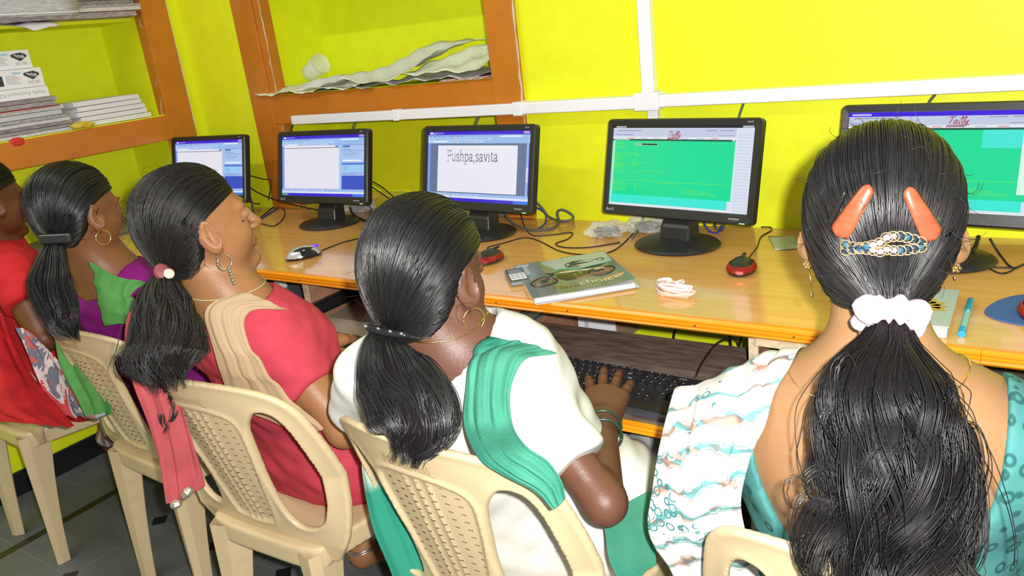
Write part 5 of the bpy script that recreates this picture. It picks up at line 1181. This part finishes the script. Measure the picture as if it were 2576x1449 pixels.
def neck_ball(c, r, sq=(1, 1, 1), B=None): return lambda P: sd_ell(P, c, np.array(r)*np.ones(3)*np.array(sq), B)

# ================================================================== person in red (far left)
h = Head(A(-34, 505, 2.13), .02, -.14, 0, .98)
red = CL('red_cotton', (.50, .017, .022)); redd = mat('red_thin_scarf', (.46, .012, .016), .7, .2, var=.3, vscale=22, bump=.3)
patt = noderamp('red_grey_print', blotch([(.45, .05, .05), (.5, .42, .4), (.13, .13, .16), (.45, .08, .07), (.2, .2, .24), (.48, .04, .04)], 16))
p1 = dict(label='person in a red top with dark brown arm, at the left edge of the picture', head=h, pel=(.46, -1.010, .50), wai=(.47, -1.030, .64), che=(.46, -1.060, .79), nek=(.455, -1.085, .925), SL=(.31, -1.070, .86), SR=A(28, 690, 2.08), EL=(.26, -.97, .65), ER=A(112, 850, 2.02), WL=(.34, -.85, .67), WR=(.60, -.87, .665),
          HL=(0, -.1, 0, (.5, .5, .5, .5), 0), HR=(.1, -.1, 0, (.5, .5, .5, .5), 0), kne=((.34, -.70, .47), (.55, -.70, .47)), ank=((.14, -.80, .09), (.39, -.83, .09)), toe=((.14, -.67, .03), (.40, -.70, .03)), skinc=(.13, .045, .018), skin=skin('dark_brown_skin', (.13, .045, .018)), k=.95, h=.008, hh=.004)
person(p1)
par(hair_cap(h, None, h.w((0, -.12, -.055)), .014, 700, 1, .010, HM[0]), p1['root'])
par(ponytail(None, [h.w((0, -.12, -.055)), h.w((0, -.14, -.12)), h.w((.0, -.14, -.22)), h.w((0, -.13, -.3))], (.014, .025, .03, .012), HM[0], 300, 2), p1['root'])
top_garment(p1, 'kameez', red, .012, .52, neck_ball((.455, -1.11, .965), .085), h=.008)
trousers(p1, patt, .028, .97)
rootkid(drape('tunic_skirt', [[A(30, 820, 2.0), A(75, 830, 1.99), A(110, 870, 1.97)], [A(60, 880, 1.96), A(110, 900, 1.97), A(165, 930, 1.97)], [A(100, 970, 1.95), A(150, 985, 1.98), A(200, 1000, 2.02)], [A(140, 1050, 1.97), A(185, 1050, 2.0), A(228, 1052, 2.05)]], patt, None, lambda P: evalp(P, p1['body']), .012, folds=[(.006, 3)], seed=3), p1)
rootkid(drape('dupatta', [[A(-80, 760, 2.040), A(-30, 770, 2.030), A(5, 790, 2.040)], [A(-80, 850, 2.000), A(-20, 850, 1.990), A(40, 880, 2.020)], [A(-60, 960, 1.940), A(0, 930, 1.920), A(90, 960, 1.960)], [A(-40, 1050, 1.860), A(30, 1020, 1.830), A(150, 1030, 1.920)], [A(60, 1062, 1.790), A(120, 1070, 1.810), A(190, 1075, 1.890)]], redd, None, p1['both'], .006, folds=[(.004, 4), (.003, 9)], seed=5), p1)

# ================================================================== person in purple
h = Head(A(197, 533, 1.80), .10, -.16, .02, .96)
pur = CL('purple_cotton', (.21, .008, .165)); grn = CL('leaf_green_scarf', (.085, .27, .065), .2)
p2 = dict(label='person in a purple top with a leaf green scarf and hoop earring', head=h, pel=(1.04, -0.980, .50), wai=(1.05, -1.020, .64), che=(1.055, -1.065, .78), nek=(1.06, -1.100, .915), SL=(.915, -1.085, .855), SR=(1.205, -1.075, .855), EL=(.87, -0.980, .64), ER=(1.26, -0.970, .64), WL=(.95, -.84, .665), WR=(1.16, -.84, .665),
          HL=(0, -.1, 0, (.5, .5, .5, .5), 0), HR=(.1, -.1, 0, (.5, .5, .5, .5), 0), kne=((.95, -.64, .47), (1.14, -.64, .47)), ank=((.95, -.62, .09), (1.12, -.6, .09)), toe=((.95, -.48, .03), (1.13, -.46, .03)), skinc=(.215, .085, .033), skin=skin('brown_skin', (.215, .085, .033)), k=.95, h=.008, hh=.0035)
person(p2)
tie = A(140, 605, 1.735)
par(hair_cap(h, None, tie, .016, 1300, 11, .008, HM[0]), p2['root'])
par(ponytail(None, [tie, A(130, 650, 1.715), A(125, 710, 1.70), A(140, 765, 1.685), A(160, 815, 1.68), A(190, 850, 1.68)], (.018, .034, .047, .048, .042, .012), HM[0], 800, 12, .005, 1.6, flat=.7), p2['root'])
rootkid(MB().box((-.034, -.008, -.011), (.034, .008, .011), T=Matrix.Translation(Vector(A(140, 600, 1.715))) @ Matrix.Rotation(.75, 4, 'Z') @ Matrix.Rotation(.1, 4, 'Y')).build('hair_clip', M['blk'], None, bevel=.005, seg=3), p2)
ring(h.w((.082, .001, -.060)), .0165, h.B[:, 0]-.2*h.B[:, 1], .0016, M['gold'], 'earring', p2['root'])
top_garment(p2, 'kameez', pur, .010, .6, neck_ball(np.array(p2['nek'])+(0, -.02, .03), .088), seed=9)
trousers(p2, pur)
rootkid(drape('dupatta', [[A(217, 665, 1.73), A(264, 668, 1.70), A(314, 672, 1.69), A(356, 690, 1.70)], [A(196, 705, 1.72), A(226, 710, 1.69), A(264, 712, 1.67), A(292, 725, 1.68)], [A(189, 770, 1.70), A(224, 770, 1.67), A(264, 772, 1.65), A(298, 775, 1.66)], [A(196, 860, 1.71), A(234, 860, 1.68), A(274, 860, 1.66), A(319, 860, 1.67)]], grn, None, p2['both'], .012, pull=.35, it=4, folds=[(.0025, 2)], seed=7), p2)
rootkid(drape('dupatta_end', [[A(135, 840, 1.94), A(170, 850, 1.94), A(230, 880, 1.92)], [A(150, 920, 1.93), A(195, 930, 1.93), A(250, 940, 1.92)], [A(190, 1000, 1.93), A(230, 1000, 1.94), A(280, 1000, 1.92)], [A(215, 1050, 1.94), A(248, 1052, 1.95), A(285, 1040, 1.93)]], grn, None, None, folds=[(.004, 2.4)], seed=8), p2)
rootkid(MB().tube([A(222, 1046, 1.93), A(245, 1048, 1.93), A(268, 1040, 1.93)], [.007, .009, .006], 7).build('scarf_tassel', M['silver'], None), p2)

# ================================================================== person in pink
h = Head(A(500, 568, 1.49), -.29, .07, -.02, 1.01)
pin = CL('coral_pink_cotton', (.52, .052, .082)); 
p3 = dict(label='person in a pink top with beige scarf, face in profile turned towards the screens', head=h, pel=(1.60, -0.985, .50), wai=(1.60, -1.040, .64), che=(1.60, -1.105, .785), nek=(1.60, -1.150, .915), SL=(1.455, -1.135, .85), SR=(1.660, -1.13, .845), EL=(1.40, -1.005, .64), ER=A(868, 1080, 1.56), WL=(1.47, -.87, .68), WR=at(893, 915, z=.69),
          HL=(-.1, -.1, 0, (.5, .5, .5, .5), 0), HR=(.25, -.02, -.1, (.75, .7, .7, .75), .0), kne=((1.52, -.63, .47), (1.70, -.63, .47)), ank=((1.49, -.87, .09), (1.70, -.66, .09)), toe=((1.52, -.75, .03), (1.72, -.52, .03)), skinc=(.34, .155, .066), skin=skin('warm_brown_skin', (.34, .155, .066)), k=.98, h=.006, hh=.0023)
person(p3)
tie = A(412, 690, 1.44)
par(hair_cap(h, None, tie, .015, 1700, 21, .008, HM[1], msg=.0012), p3['root'])
par(ponytail(None, [tie, A(405, 730, 1.42), A(410, 790, 1.39), A(420, 850, 1.365), A(415, 910, 1.345), A(425, 965, 1.335)], (.016, .038, .056, .068, .076, .045), HM[1], 1500, 22, .006, 1.6, clumps=60, flat=.6, fly=.012, ends=.18), p3['root'])
par(ponytail(None, [A(420, 930, 1.44), A(418, 990, 1.475), A(418, 1045, 1.475), A(420, 1085, 1.475)], (.028, .022, .016, .008), HM[1], 160, 23, .004, 1.2, flat=.5, name='loose_lock'), p3['root'])
rootkid(MB().lathe([(.009, -.014), (.0135, -.013), (.014, -.005), (.0145, .002), (.0165, .004), (.017, .007), (.0165, .011), (.012, .013)], 20, T=Matrix.Translation(Vector(A(410, 686, 1.425))) @ Matrix.Rotation(1.1, 4, 'Y') @ Matrix.Rotation(.3, 4, 'X')).build('hair_band', mat('maroon_band', (.22, .05, .05), .5, .3), None, smooth=True), p3)
rootkid(MB().lathe([(.003, 0), (.0095, .0), (.0095, .003), (.003, .004)], 16, T=Matrix.Translation(Vector(A(425, 689, 1.408))) @ Matrix.Rotation(1.1, 4, 'Y') @ Matrix.Rotation(.3, 4, 'X')).build('band_rim', mat('ivory_rim', (.6, .5, .42), .3, .5), None, smooth=True), p3)
ring(h.w((.083, .0, -.064)), .0145, h.B[:, 0]+.2*h.B[:, 1], .0015, M['silver'], 'earring', p3['root'])
b = MB()
for i in range(6): b.ell(h.w((.085, .004, -.076-.0062*i)), (.0038-.0003*(i % 2), .0038, .0032), 0, 8, 6)
rootkid(b.build('earring_drop', M['silver'], None, smooth=True), p3)
rootkid(MB().ell(h.w((.079, -.006, -.045)), (.003, .003, .003), 0, 8, 6).build('ear_stud', M['gold'], None, smooth=True), p3)
rootkid(MB().ell(h.w((.0555, .066, -.006)), (.0022, .0018, .0024), 0, 10, 6).build('mole', mat('mole', (.05, .02, .012), .5, .3), None, smooth=True), p3)
top_garment(p3, 'kameez', pin, .010, .54, neck_ball(np.array(p3['nek'])+(0, -.01, .035), .088), h=.006, seed=12, wr=.0022, sl_r=.012)
trousers(p3, CL('pale_olive_cotton', (.26, .28, .20)), .022, .9)
ob_ = noderamp('beige_to_pink_scarf', ombre((.45, .09, .10), (.42, .30, .18), 2, .60, .73))
rootkid(drape('dupatta', [[A(592, 735, 1.440), A(642, 728, 1.440), A(707, 745, 1.450), A(737, 770, 1.490)], [A(494, 775, 1.400), A(538, 770, 1.390), A(592, 765, 1.400), A(642, 772, 1.420)], [A(462, 850, 1.390), A(511, 845, 1.375), A(560, 840, 1.380), A(602, 835, 1.390)], [A(487, 950, 1.395), A(536, 945, 1.380), A(585, 940, 1.380), A(635, 935, 1.385)], [A(551, 1050, 1.470), A(600, 1045, 1.455), A(649, 1035, 1.450), A(709, 1020, 1.450)], [A(670, 1130, 1.500), A(710, 1125, 1.485), A(755, 1115, 1.480), A(800, 1090, 1.480)]], ob_, None, p3['both'], .012, pull=.35, it=4, folds=[(.0016, 3), (.001, 7)], seed=9), p3)
rootkid(drape('dupatta_end', [[A(322, 790, 1.52), A(345, 775, 1.50), A(385, 800, 1.46)], [A(316, 860, 1.50), A(355, 860, 1.48), A(420, 880, 1.46)], [A(335, 960, 1.47), A(385, 960, 1.46), A(450, 980, 1.47)], [A(372, 1060, 1.47), A(420, 1060, 1.47), A(480, 1080, 1.49)], [A(400, 1160, 1.48), A(445, 1160, 1.49), A(505, 1170, 1.51)], [A(418, 1268, 1.49), A(460, 1255, 1.50), A(520, 1222, 1.53)]], mat('faded_coral_scarf', (.42, .075, .085), .8, .2, var=.2, vscale=18, bump=.3), None, None, folds=[(.004, 2.2), (.002, 5)], seed=10), p3)
for a_, b2 in (((432, 1272), (455, 1266)), ((462, 1250), (482, 1228))):
    rootkid(MB().tube([A(*a_, 1.47), A((a_[0]+b2[0])/2, (a_[1]+b2[1])/2, 1.47), A(*b2, 1.47)], [.007, .010, .006], 7).build('scarf_tassel', mat('tarnished_silver', (.5, .45, .36), .35, .5, metal=.8, bump=.6, bscale=300), None), p3)
around_neck(p3, .04, .075, mat('pale_cord', (.5, .45, .2), .5, .4), 'neck_cord', .0014)
an = np.array(p3['ank'][0]); 
for q in (0, .007): ring(an+(0, 0, .028-q), .046, (0.05, -.12, 1), .0022, M['silver'], 'anklet', p3['root'])

# ================================================================== person in white
h = Head(A(1076, 690, 1.225), .02, -.20, .0, 1.04)
wh = noderamp('white_speckled_cotton', specks((.66, .66, .62), (.36, .33, .26), 95, .07)); whs = noderamp('white_cotton_sleeve', specks((.68, .68, .65), (.45, .5, .42), 70, .05))
gs = noderamp('green_shaded_scarf', blotch([(.035, .26, .17), (.05, .30, .20), (.13, .38, .26), (.035, .24, .16), (.09, .34, .24), (.03, .24, .16)], 5))
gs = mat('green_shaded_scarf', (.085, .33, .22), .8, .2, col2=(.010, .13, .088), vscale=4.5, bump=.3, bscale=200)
p4 = dict(label='person in a white short-sleeved top with a green scarf, typing with one hand', head=h, pel=(2.22, -0.985, .50), wai=(2.20, -1.050, .635), che=(2.165, -1.115, .77), nek=(2.14, -1.150, .895), SL=A(925, 945, 1.29), SR=(2.232, -1.120, .845), EL=A(905, 1052, 1.45), ER=A(1522, 1265, 1.155), WL=(2.07, -.88, .675), WR=at(1516, 1062, z=.683),
          HL=(-.1, -.15, 0, (.5, .5, .5, .5), 0), HR=(.36, .10, .0, (.26, .18, .18, .22), .15), hk=1.16, ak=.86, kne=((2.12, -.62, .47), (2.34, -.64, .47)), ank=((2.12, -.62, .09), (2.34, -.62, .09)), toe=((2.12, -.48, .03), (2.34, -.48, .03)), skinc=(.125, .052, .031), skin=skin('deep_brown_skin', (.125, .052, .031)), k=.99, h=.006, hh=.0023)
person(p4)
tie = A(978, 835, 1.165)
par(hair_cap(h, None, tie, .022, 1900, 31, .011, HM[0], rad=.0007), p4['root'])
par(ponytail(None, [tie, A(962, 885, 1.14), A(985, 950, 1.115), A(1030, 1020, 1.095), A(1045, 1090, 1.082), A(1030, 1150, 1.078)], (.028, .036, .052, .060, .062, .035), HM[0], 1600, 32, .006, 1.3, clumps=60, flat=.6, ends=.2), p4['root'])
c0, c1 = A(922, 822, 1.135), A(1028, 845, 1.125); mid = (c0+c1)/2
b = MB().tube(catmull([c0, mid+np.array((-.004, -.006, .001)), c1], 8), [.004]+[.0062]*15+[.0045], 8)
rootkid(b.build('hair_clip', M['blkg'], None, smooth=True), p4)
b = MB()
for f in (.06, .36, .64, .9): b.ell(c0+(c1-c0)*f+np.array((.0, -.006, .004)), (.0035, .003, .003), 0, 8, 6)
rootkid(b.build('clip_studs', M['silver'], None, smooth=True), p4)
ring(h.w((.084, .002, -.062)), .0175, h.B[:, 0]*.8-.5*h.B[:, 1], .0013, M['gold'], 'earring', p4['root'])
rootkid(MB().ell(h.w((.083, -.004, -.040)), (.004, .004, .004), 0, 10, 6).build('ear_stud', M['gold'], None, smooth=True), p4)
top_garment(p4, 'kameez', wh, .012, .72, neck_ball(np.array(p4['nek'])+(.005, -.02, .035), .096), h=.006, seed=15, sl_r=.009, wr=.0022, sl_taper=1.2)
trousers(p4, noderamp('white_printed_trousers', specks((.55, .55, .53), (.2, .2, .2), 55, .12, (1, 1, 1))), .03, .95)
around_neck(p4, .045, .08, M['gold'], 'necklace', .0013)
FB = p4['both']
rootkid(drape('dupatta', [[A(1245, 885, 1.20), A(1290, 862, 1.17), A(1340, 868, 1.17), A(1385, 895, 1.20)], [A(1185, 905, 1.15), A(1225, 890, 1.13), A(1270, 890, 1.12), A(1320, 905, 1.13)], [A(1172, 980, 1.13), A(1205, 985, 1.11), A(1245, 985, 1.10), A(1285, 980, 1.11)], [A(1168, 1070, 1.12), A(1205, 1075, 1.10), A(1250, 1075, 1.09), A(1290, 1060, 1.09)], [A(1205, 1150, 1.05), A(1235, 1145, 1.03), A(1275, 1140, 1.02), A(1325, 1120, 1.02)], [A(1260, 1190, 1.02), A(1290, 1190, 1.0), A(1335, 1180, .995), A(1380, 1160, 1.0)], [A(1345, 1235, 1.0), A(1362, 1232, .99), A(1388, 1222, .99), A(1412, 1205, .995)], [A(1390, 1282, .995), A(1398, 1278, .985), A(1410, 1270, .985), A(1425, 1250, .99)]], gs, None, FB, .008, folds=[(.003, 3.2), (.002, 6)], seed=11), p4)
rootkid(drape('dupatta_end', [[A(908, 1100, 1.40), A(926, 1120, 1.39), A(956, 1160, 1.39)], [A(911, 1200, 1.38), A(941, 1210, 1.37), A(996, 1240, 1.38)], [A(936, 1330, 1.38), A(986, 1330, 1.38), A(1046, 1340, 1.39)], [A(981, 1440, 1.39), A(1036, 1450, 1.39), A(1086, 1450, 1.40)], [A(1006, 1520, 1.40), A(1066, 1540, 1.40), A(1126, 1540, 1.40)]], noderamp('white_to_green_scarf', ombre((.022, .22, .145), (.66, .68, .62), 2, .64, .70, .02)), None, None, folds=[(.003, 2)], seed=12), p4)
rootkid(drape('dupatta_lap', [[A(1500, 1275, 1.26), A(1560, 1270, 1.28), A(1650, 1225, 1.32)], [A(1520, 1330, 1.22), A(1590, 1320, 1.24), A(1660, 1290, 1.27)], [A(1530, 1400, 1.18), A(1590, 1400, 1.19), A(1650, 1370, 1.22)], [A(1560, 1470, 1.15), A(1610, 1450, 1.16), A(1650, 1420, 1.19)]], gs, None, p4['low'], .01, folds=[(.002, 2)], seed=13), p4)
for f, n_ in ((.93, 'bangle'), (.80, 'bracelet')):
    W_, E_ = np.array(p4['WR']), np.array(p4['ER']); ring(E_+(W_-E_)*f, .0325-.0*f, W_-E_, .0028, mat('dark_green_bangle', (.02, .045, .03), .3, .5), n_, p4['root'])

# ================================================================== the nearest person
h = Head(A(2216, 566, .915), .14, -.06, .0, .985)
tb = noderamp('teal_ring_print', rings((.055, .20, .19), (.02, .09, .088), 42)); 
p5 = dict(label='nearest person, seen from behind, with two orange hair clips and long wavy ponytail', head=h, pel=(2.82, -1.03, .50), wai=(2.785, -1.06, .65), che=(2.775, -1.105, .80), nek=(2.775, -1.12, .905), SL=(2.635, -1.105, .835), SR=(2.93, -1.09, .845), EL=(2.655, -1.01, .66), ER=(3.0, -1.0, .68), WL=(2.69, -.82, .68), WR=(2.92, -.80, .68),
          HL=(-.1, -.1, 0, (.5, .5, .5, .5), 0), HR=(.1, -.1, 0, (.5, .5, .5, .5), 0), kne=((2.72, -.62, .47), (2.92, -.62, .47)), ank=((2.72, -.6, .09), (2.92, -.6, .09)), toe=((2.72, -.46, .03), (2.92, -.46, .03)), skinc=(.29, .155, .07), skin=skin('golden_brown_skin', (.29, .155, .07), (.255, .133, .06)), k=1.12, nkk=.90, trap=.0, h=.006, hh=.0025)
person(p5)
tie = A(2240, 800, .825)
par(hair_cap(h, None, tie, .017, 2600, 41, .0115, HM[0], rad=.0006, msg=.0006, theta_b=.55), p5['root'])
GU = [tie, A(2235, 865, .80), A(2225, 950, .78), A(2225, 1050, .765), A(2245, 1160, .755), A(2250, 1280, .748), A(2225, 1400, .745), A(2230, 1520, .745)]
par(ponytail(None, GU, (.016, .026, .048, .062, .066, .064, .070, .06), HM[2], 3200, 42, .016, 1.25, clumps=60, rad=.00055, flat=.5, fly=.012, core=.66, fn=lambda P: evalp(P, p5['body'])), p5['root'])
# loose curls beside the ponytail
rr = np.random.RandomState(5); out = []
for cx, cy, rx, ry, n_ in ((2125, 960, 25, 60, 9), (2090, 1140, 35, 120, 9), (2075, 1225, 50, 45, 7), (2010, 1240, 30, 40, 5), (2030, 1330, 40, 90, 10), (2420, 1150, 35, 45, 9), (2400, 1020, 25, 55, 8), (2060, 1400, 50, 60, 9), (2450, 1260, 20, 70, 5)):
    for _ in range(n_):
        a0 = rr.uniform(0, 6.28); k_ = rr.uniform(.85, 1.15); o1, o2 = rr.normal(0, 5, 2); tt = .765+rr.normal(0, .004)
        out.append([A(cx+o1+rx*k_*math.cos(a)*(1+.1*math.sin(a*2))+(a-a0)*rr.uniform(-1, 1)*.5, cy+o2+ry*k_*math.sin(a), tt) for a in np.linspace(a0 if _ % 2 else 1.2, (a0 if _ % 2 else 1.2)+3.6, 30)])
c_ = tubes('loose_curls', np.array(out), .0005, HM[0], None); tag(c_, kind='stuff'); par(c_, p5['root'])
def snap_clip(p, q, w0, w1, name, m):
    N = 36; a, c_ = np.array(onhead(h, *p, .017)), np.array(onhead(h, *q, .017)); L, R_ = [], []
    for i in range(N+1):
        f = i/N; px_, py_ = p[0]+(q[0]-p[0])*f, p[1]+(q[1]-p[1])*f; x = onhead(h, px_, py_, .0175*h.k); n = grad(lambda P: h.scalp(h.l(P)), x[None])[0]; t = nrm(c_-a); s_ = np.cross(n, t)
        wd = (w0+(w1-w0)*f)*math.sqrt(max(0.03, 1-max(0, (abs(f-.5)-.40)/.10)**2)) if abs(f-.5) > .40 else (w0+(w1-w0)*f)
        L.append([x+s_*wd*u+n*(.003*(1-u*u)) for u in (-1, -.6, 0, .6, 1)])
    return rootkid(MB().grid(L).build(name, m, None, smooth=True, solid=.002), p5)
oc = mat('orange_striped_clip', (.30, .075, .035), .3, .5, col2=(.25, .055, .022), vscale=60, stretch=(1, 1, 3))
snap_clip((2188, 468), (2108, 592), .0066, .0125, 'hair_clip', oc); snap_clip((2282, 474), (2350, 600), .0066, .0125, 'hair_clip', oc)
snap_clip((2128, 480), (2088, 565), .0022, .003, 'bobby_pin', M['blkg'])
b = MB(); gb = MB(); 
for i in range(12):
    f = i/11; x = onhead(h, 2128+188*f, 612+10*math.sin(f*PI*2.0+.4)-(8 if f > .5 else 0), .019*h.k); y_ = onhead(h, 2128+188*f, 632-6*math.sin(f*PI*2+.4)-(8 if f > .5 else 0), .019*h.k)
    for j, c_ in enumerate((x, y_)):
        if (i+j) % 2 and 3 < i < 8: b.ell(c_, (.0036, .0032, .0032), 2, 8, 6)
        elif not (3 < i < 8): b.ell(c_, (.0038, .0034, .0036), 0 if (i+j) % 3 else 1, 8, 6)
        else: b.ell(c_, (.0042, .003, .0035), 3, 8, 6)
        gb.tube([c_+np.array((.0056*math.cos(a), -.0008, .0054*math.sin(a))) for a in np.linspace(0, 2*PI, 15)], .001, 5)
rootkid(b.build('barrette_stones', [mat('dark_teal_stone', (.01, .03, .05), .1, .7), mat('blue_stone', (.02, .09, .14), .1, .7), mat('clear_stone', (.5, .4, .36), .1, .7), mat('lilac_stone', (.28, .22, .32), .2, .5)], None, smooth=True), p5)
rootkid(gb.build('barrette', mat('old_gold', (.5, .38, .2), .3, .5, metal=.8), None, smooth=True), p5)
# scrunchie
rs = np.random.RandomState(3); G = []
tx = nrm(GU[1]-tie+np.array((0, .01, 0))); u_ = nrm(np.cross(tx, (0, 1, 0))); v_ = np.cross(tx, u_)
for i in range(49):
    a = 2*PI*i/48; row = []
    r0 = .0195+.003*math.sin(a*3+1)+.002*math.sin(a*7)
    for j in range(15):
        q = 2*PI*j/14; rt = .0125+.0032*math.sin(a*9+q)+.002*math.sin(a*17+2*q)+(.006 if -.3 < math.sin(a-2.2) < 1 and math.cos(q) > .2 else 0)*(.5+.5*math.sin(a*4))
        row.append(tie+np.array((0, -.004, 0))+(r0+rt*math.cos(q))*(math.cos(a)*u_*1.1+math.sin(a)*v_)+tx*rt*1.15*math.sin(q))
    G.append(row)
rootkid(MB().grid(G).build('scrunchie', mat('pale_pink_scrunchie', (.55, .40, .50), .8, .2, bump=.4, bscale=150), None, smooth=True, sub=1), p5)
# ornaments
for sx_ in (-1, 1):
    b = MB(); c_ = h.w((sx_*.081, -.004, -.050))
    for k_ in range(6): b.ell(c_+np.array((.0042*math.cos(k_*1.05), -.002, .0042*math.sin(k_*1.05))), (.0024, .002, .0024), 0, 8, 6)
    b.ell(c_, (.0028, .003, .0028), 0, 8, 6)
    if sx_ < 0: b.tube([c_, c_+np.array((.004, -.004, -.02)), c_+np.array((.006, -.006, -.036))], .0007, 5); b.ell(c_+np.array((.006, -.006, -.038)), (.0026, .0026, .003), 0, 8, 6)
    else: b.ell(c_+np.array((0, -.003, -.012)), (.0022, .0022, .003), 0, 8, 6)
    rootkid(b.build('earring', M['gold'], None, smooth=True), p5)
around_neck(p5, .02, .085, M['gold'], 'necklace', .0009)
Btp = p5['Bt']; nk5 = np.array(p5['nek'])
def u_neck(P):
    q = (P-(nk5+np.array((0, 0, .015))))@Btp; x, y, z = q.T
    wz = np.where(z < 0, .225, .2); d = (np.sqrt((x/.134)**2+(z/wz)**2)-1)*.11
    back = smax(d, y-.02, .01); front = (np.sqrt((x/.132)**2+(z/.12)**2)-1)*.09
    return np.minimum(back, np.where(y > .0, front, 1))
top_garment(p5, 'blouse', tb, .009, .85, u_neck, h=.006, seed=21, wr=.0012)
trousers(p5, tb)
FB5 = p5['both']; wv_ = noderamp('wavy_teal_brown_print', wavy)
rootkid(drape('dupatta', [
 [A(2045, 895, 1.030), A(1945, 915, 1.038), A(1850, 935, 1.045), A(1765, 960, 1.062), A(1700, 980, 1.080)],
 [A(2025, 930, 0.965), A(1925, 945, 0.978), A(1840, 955, 1.000), A(1755, 985, 1.032), A(1690, 1005, 1.070)],
 [A(1950, 985, 0.945), A(1890, 990, 0.960), A(1810, 1000, 0.980), A(1740, 1030, 1.015), A(1675, 1060, 1.055)],
 [A(1925, 1065, 0.940), A(1870, 1080, 0.950), A(1790, 1090, 0.975), A(1720, 1110, 1.010), A(1660, 1140, 1.055)],
 [A(1885, 1160, 0.955), A(1835, 1170, 0.965), A(1770, 1180, 0.985), A(1700, 1200, 1.020), A(1648, 1230, 1.065)],
 [A(1862, 1260, 0.980), A(1815, 1265, 0.987), A(1755, 1275, 1.000), A(1690, 1290, 1.032), A(1636, 1315, 1.070)],
 [A(1872, 1340, 1.020), A(1820, 1345, 1.022), A(1760, 1355, 1.030), A(1700, 1365, 1.052), A(1650, 1370, 1.080)],
 [A(1900, 1430, 1.050), A(1850, 1430, 1.050), A(1800, 1440, 1.055), A(1740, 1440, 1.070), A(1690, 1430, 1.090)],
 [A(1930, 1520, 1.070), A(1880, 1520, 1.070), A(1830, 1530, 1.075), A(1780, 1530, 1.090), A(1730, 1520, 1.110)]], wv_, None, FB5, .007, folds=[(.003, 2.6), (.002, 5)], seed=14), p5)

# fine flyaway hairs over the crowns and at the napes
for q_, n_, sd_ in ((p2, 50, 1), (p3, 130, 2), (p4, 90, 3), (p5, 130, 4)):
    H_ = q_['H']; r_ = np.random.RandomState(sd_); st, dr = [], []
    while len(st) < n_:
        d_ = nrm(r_.normal(size=3)); 
        if d_[2] < -.75 or (d_[1] > .55 and d_[2] < .5) or (d_[1] > .1 and d_[2] < .25): continue
        r0 = .1
        for _ in range(8): r0 -= float(H_.scalp((np.array((0, -.012, .022))+d_*r0)[None])[0]-.009)*.9
        st.append(H_.w(np.array((0, -.012, .022))+d_*r0)); t_ = nrm(np.cross(d_, r_.normal(size=3))+np.array((0, -.6, -.6))); dr.append(H_.B@nrm(t_+d_*r_.uniform(.05, .4)))
    o = wisps(None, st, dr, .038, HM[1], 1, .00028, sd_, .03); tag(o, kind='stuff'); par(o, q_['root'])
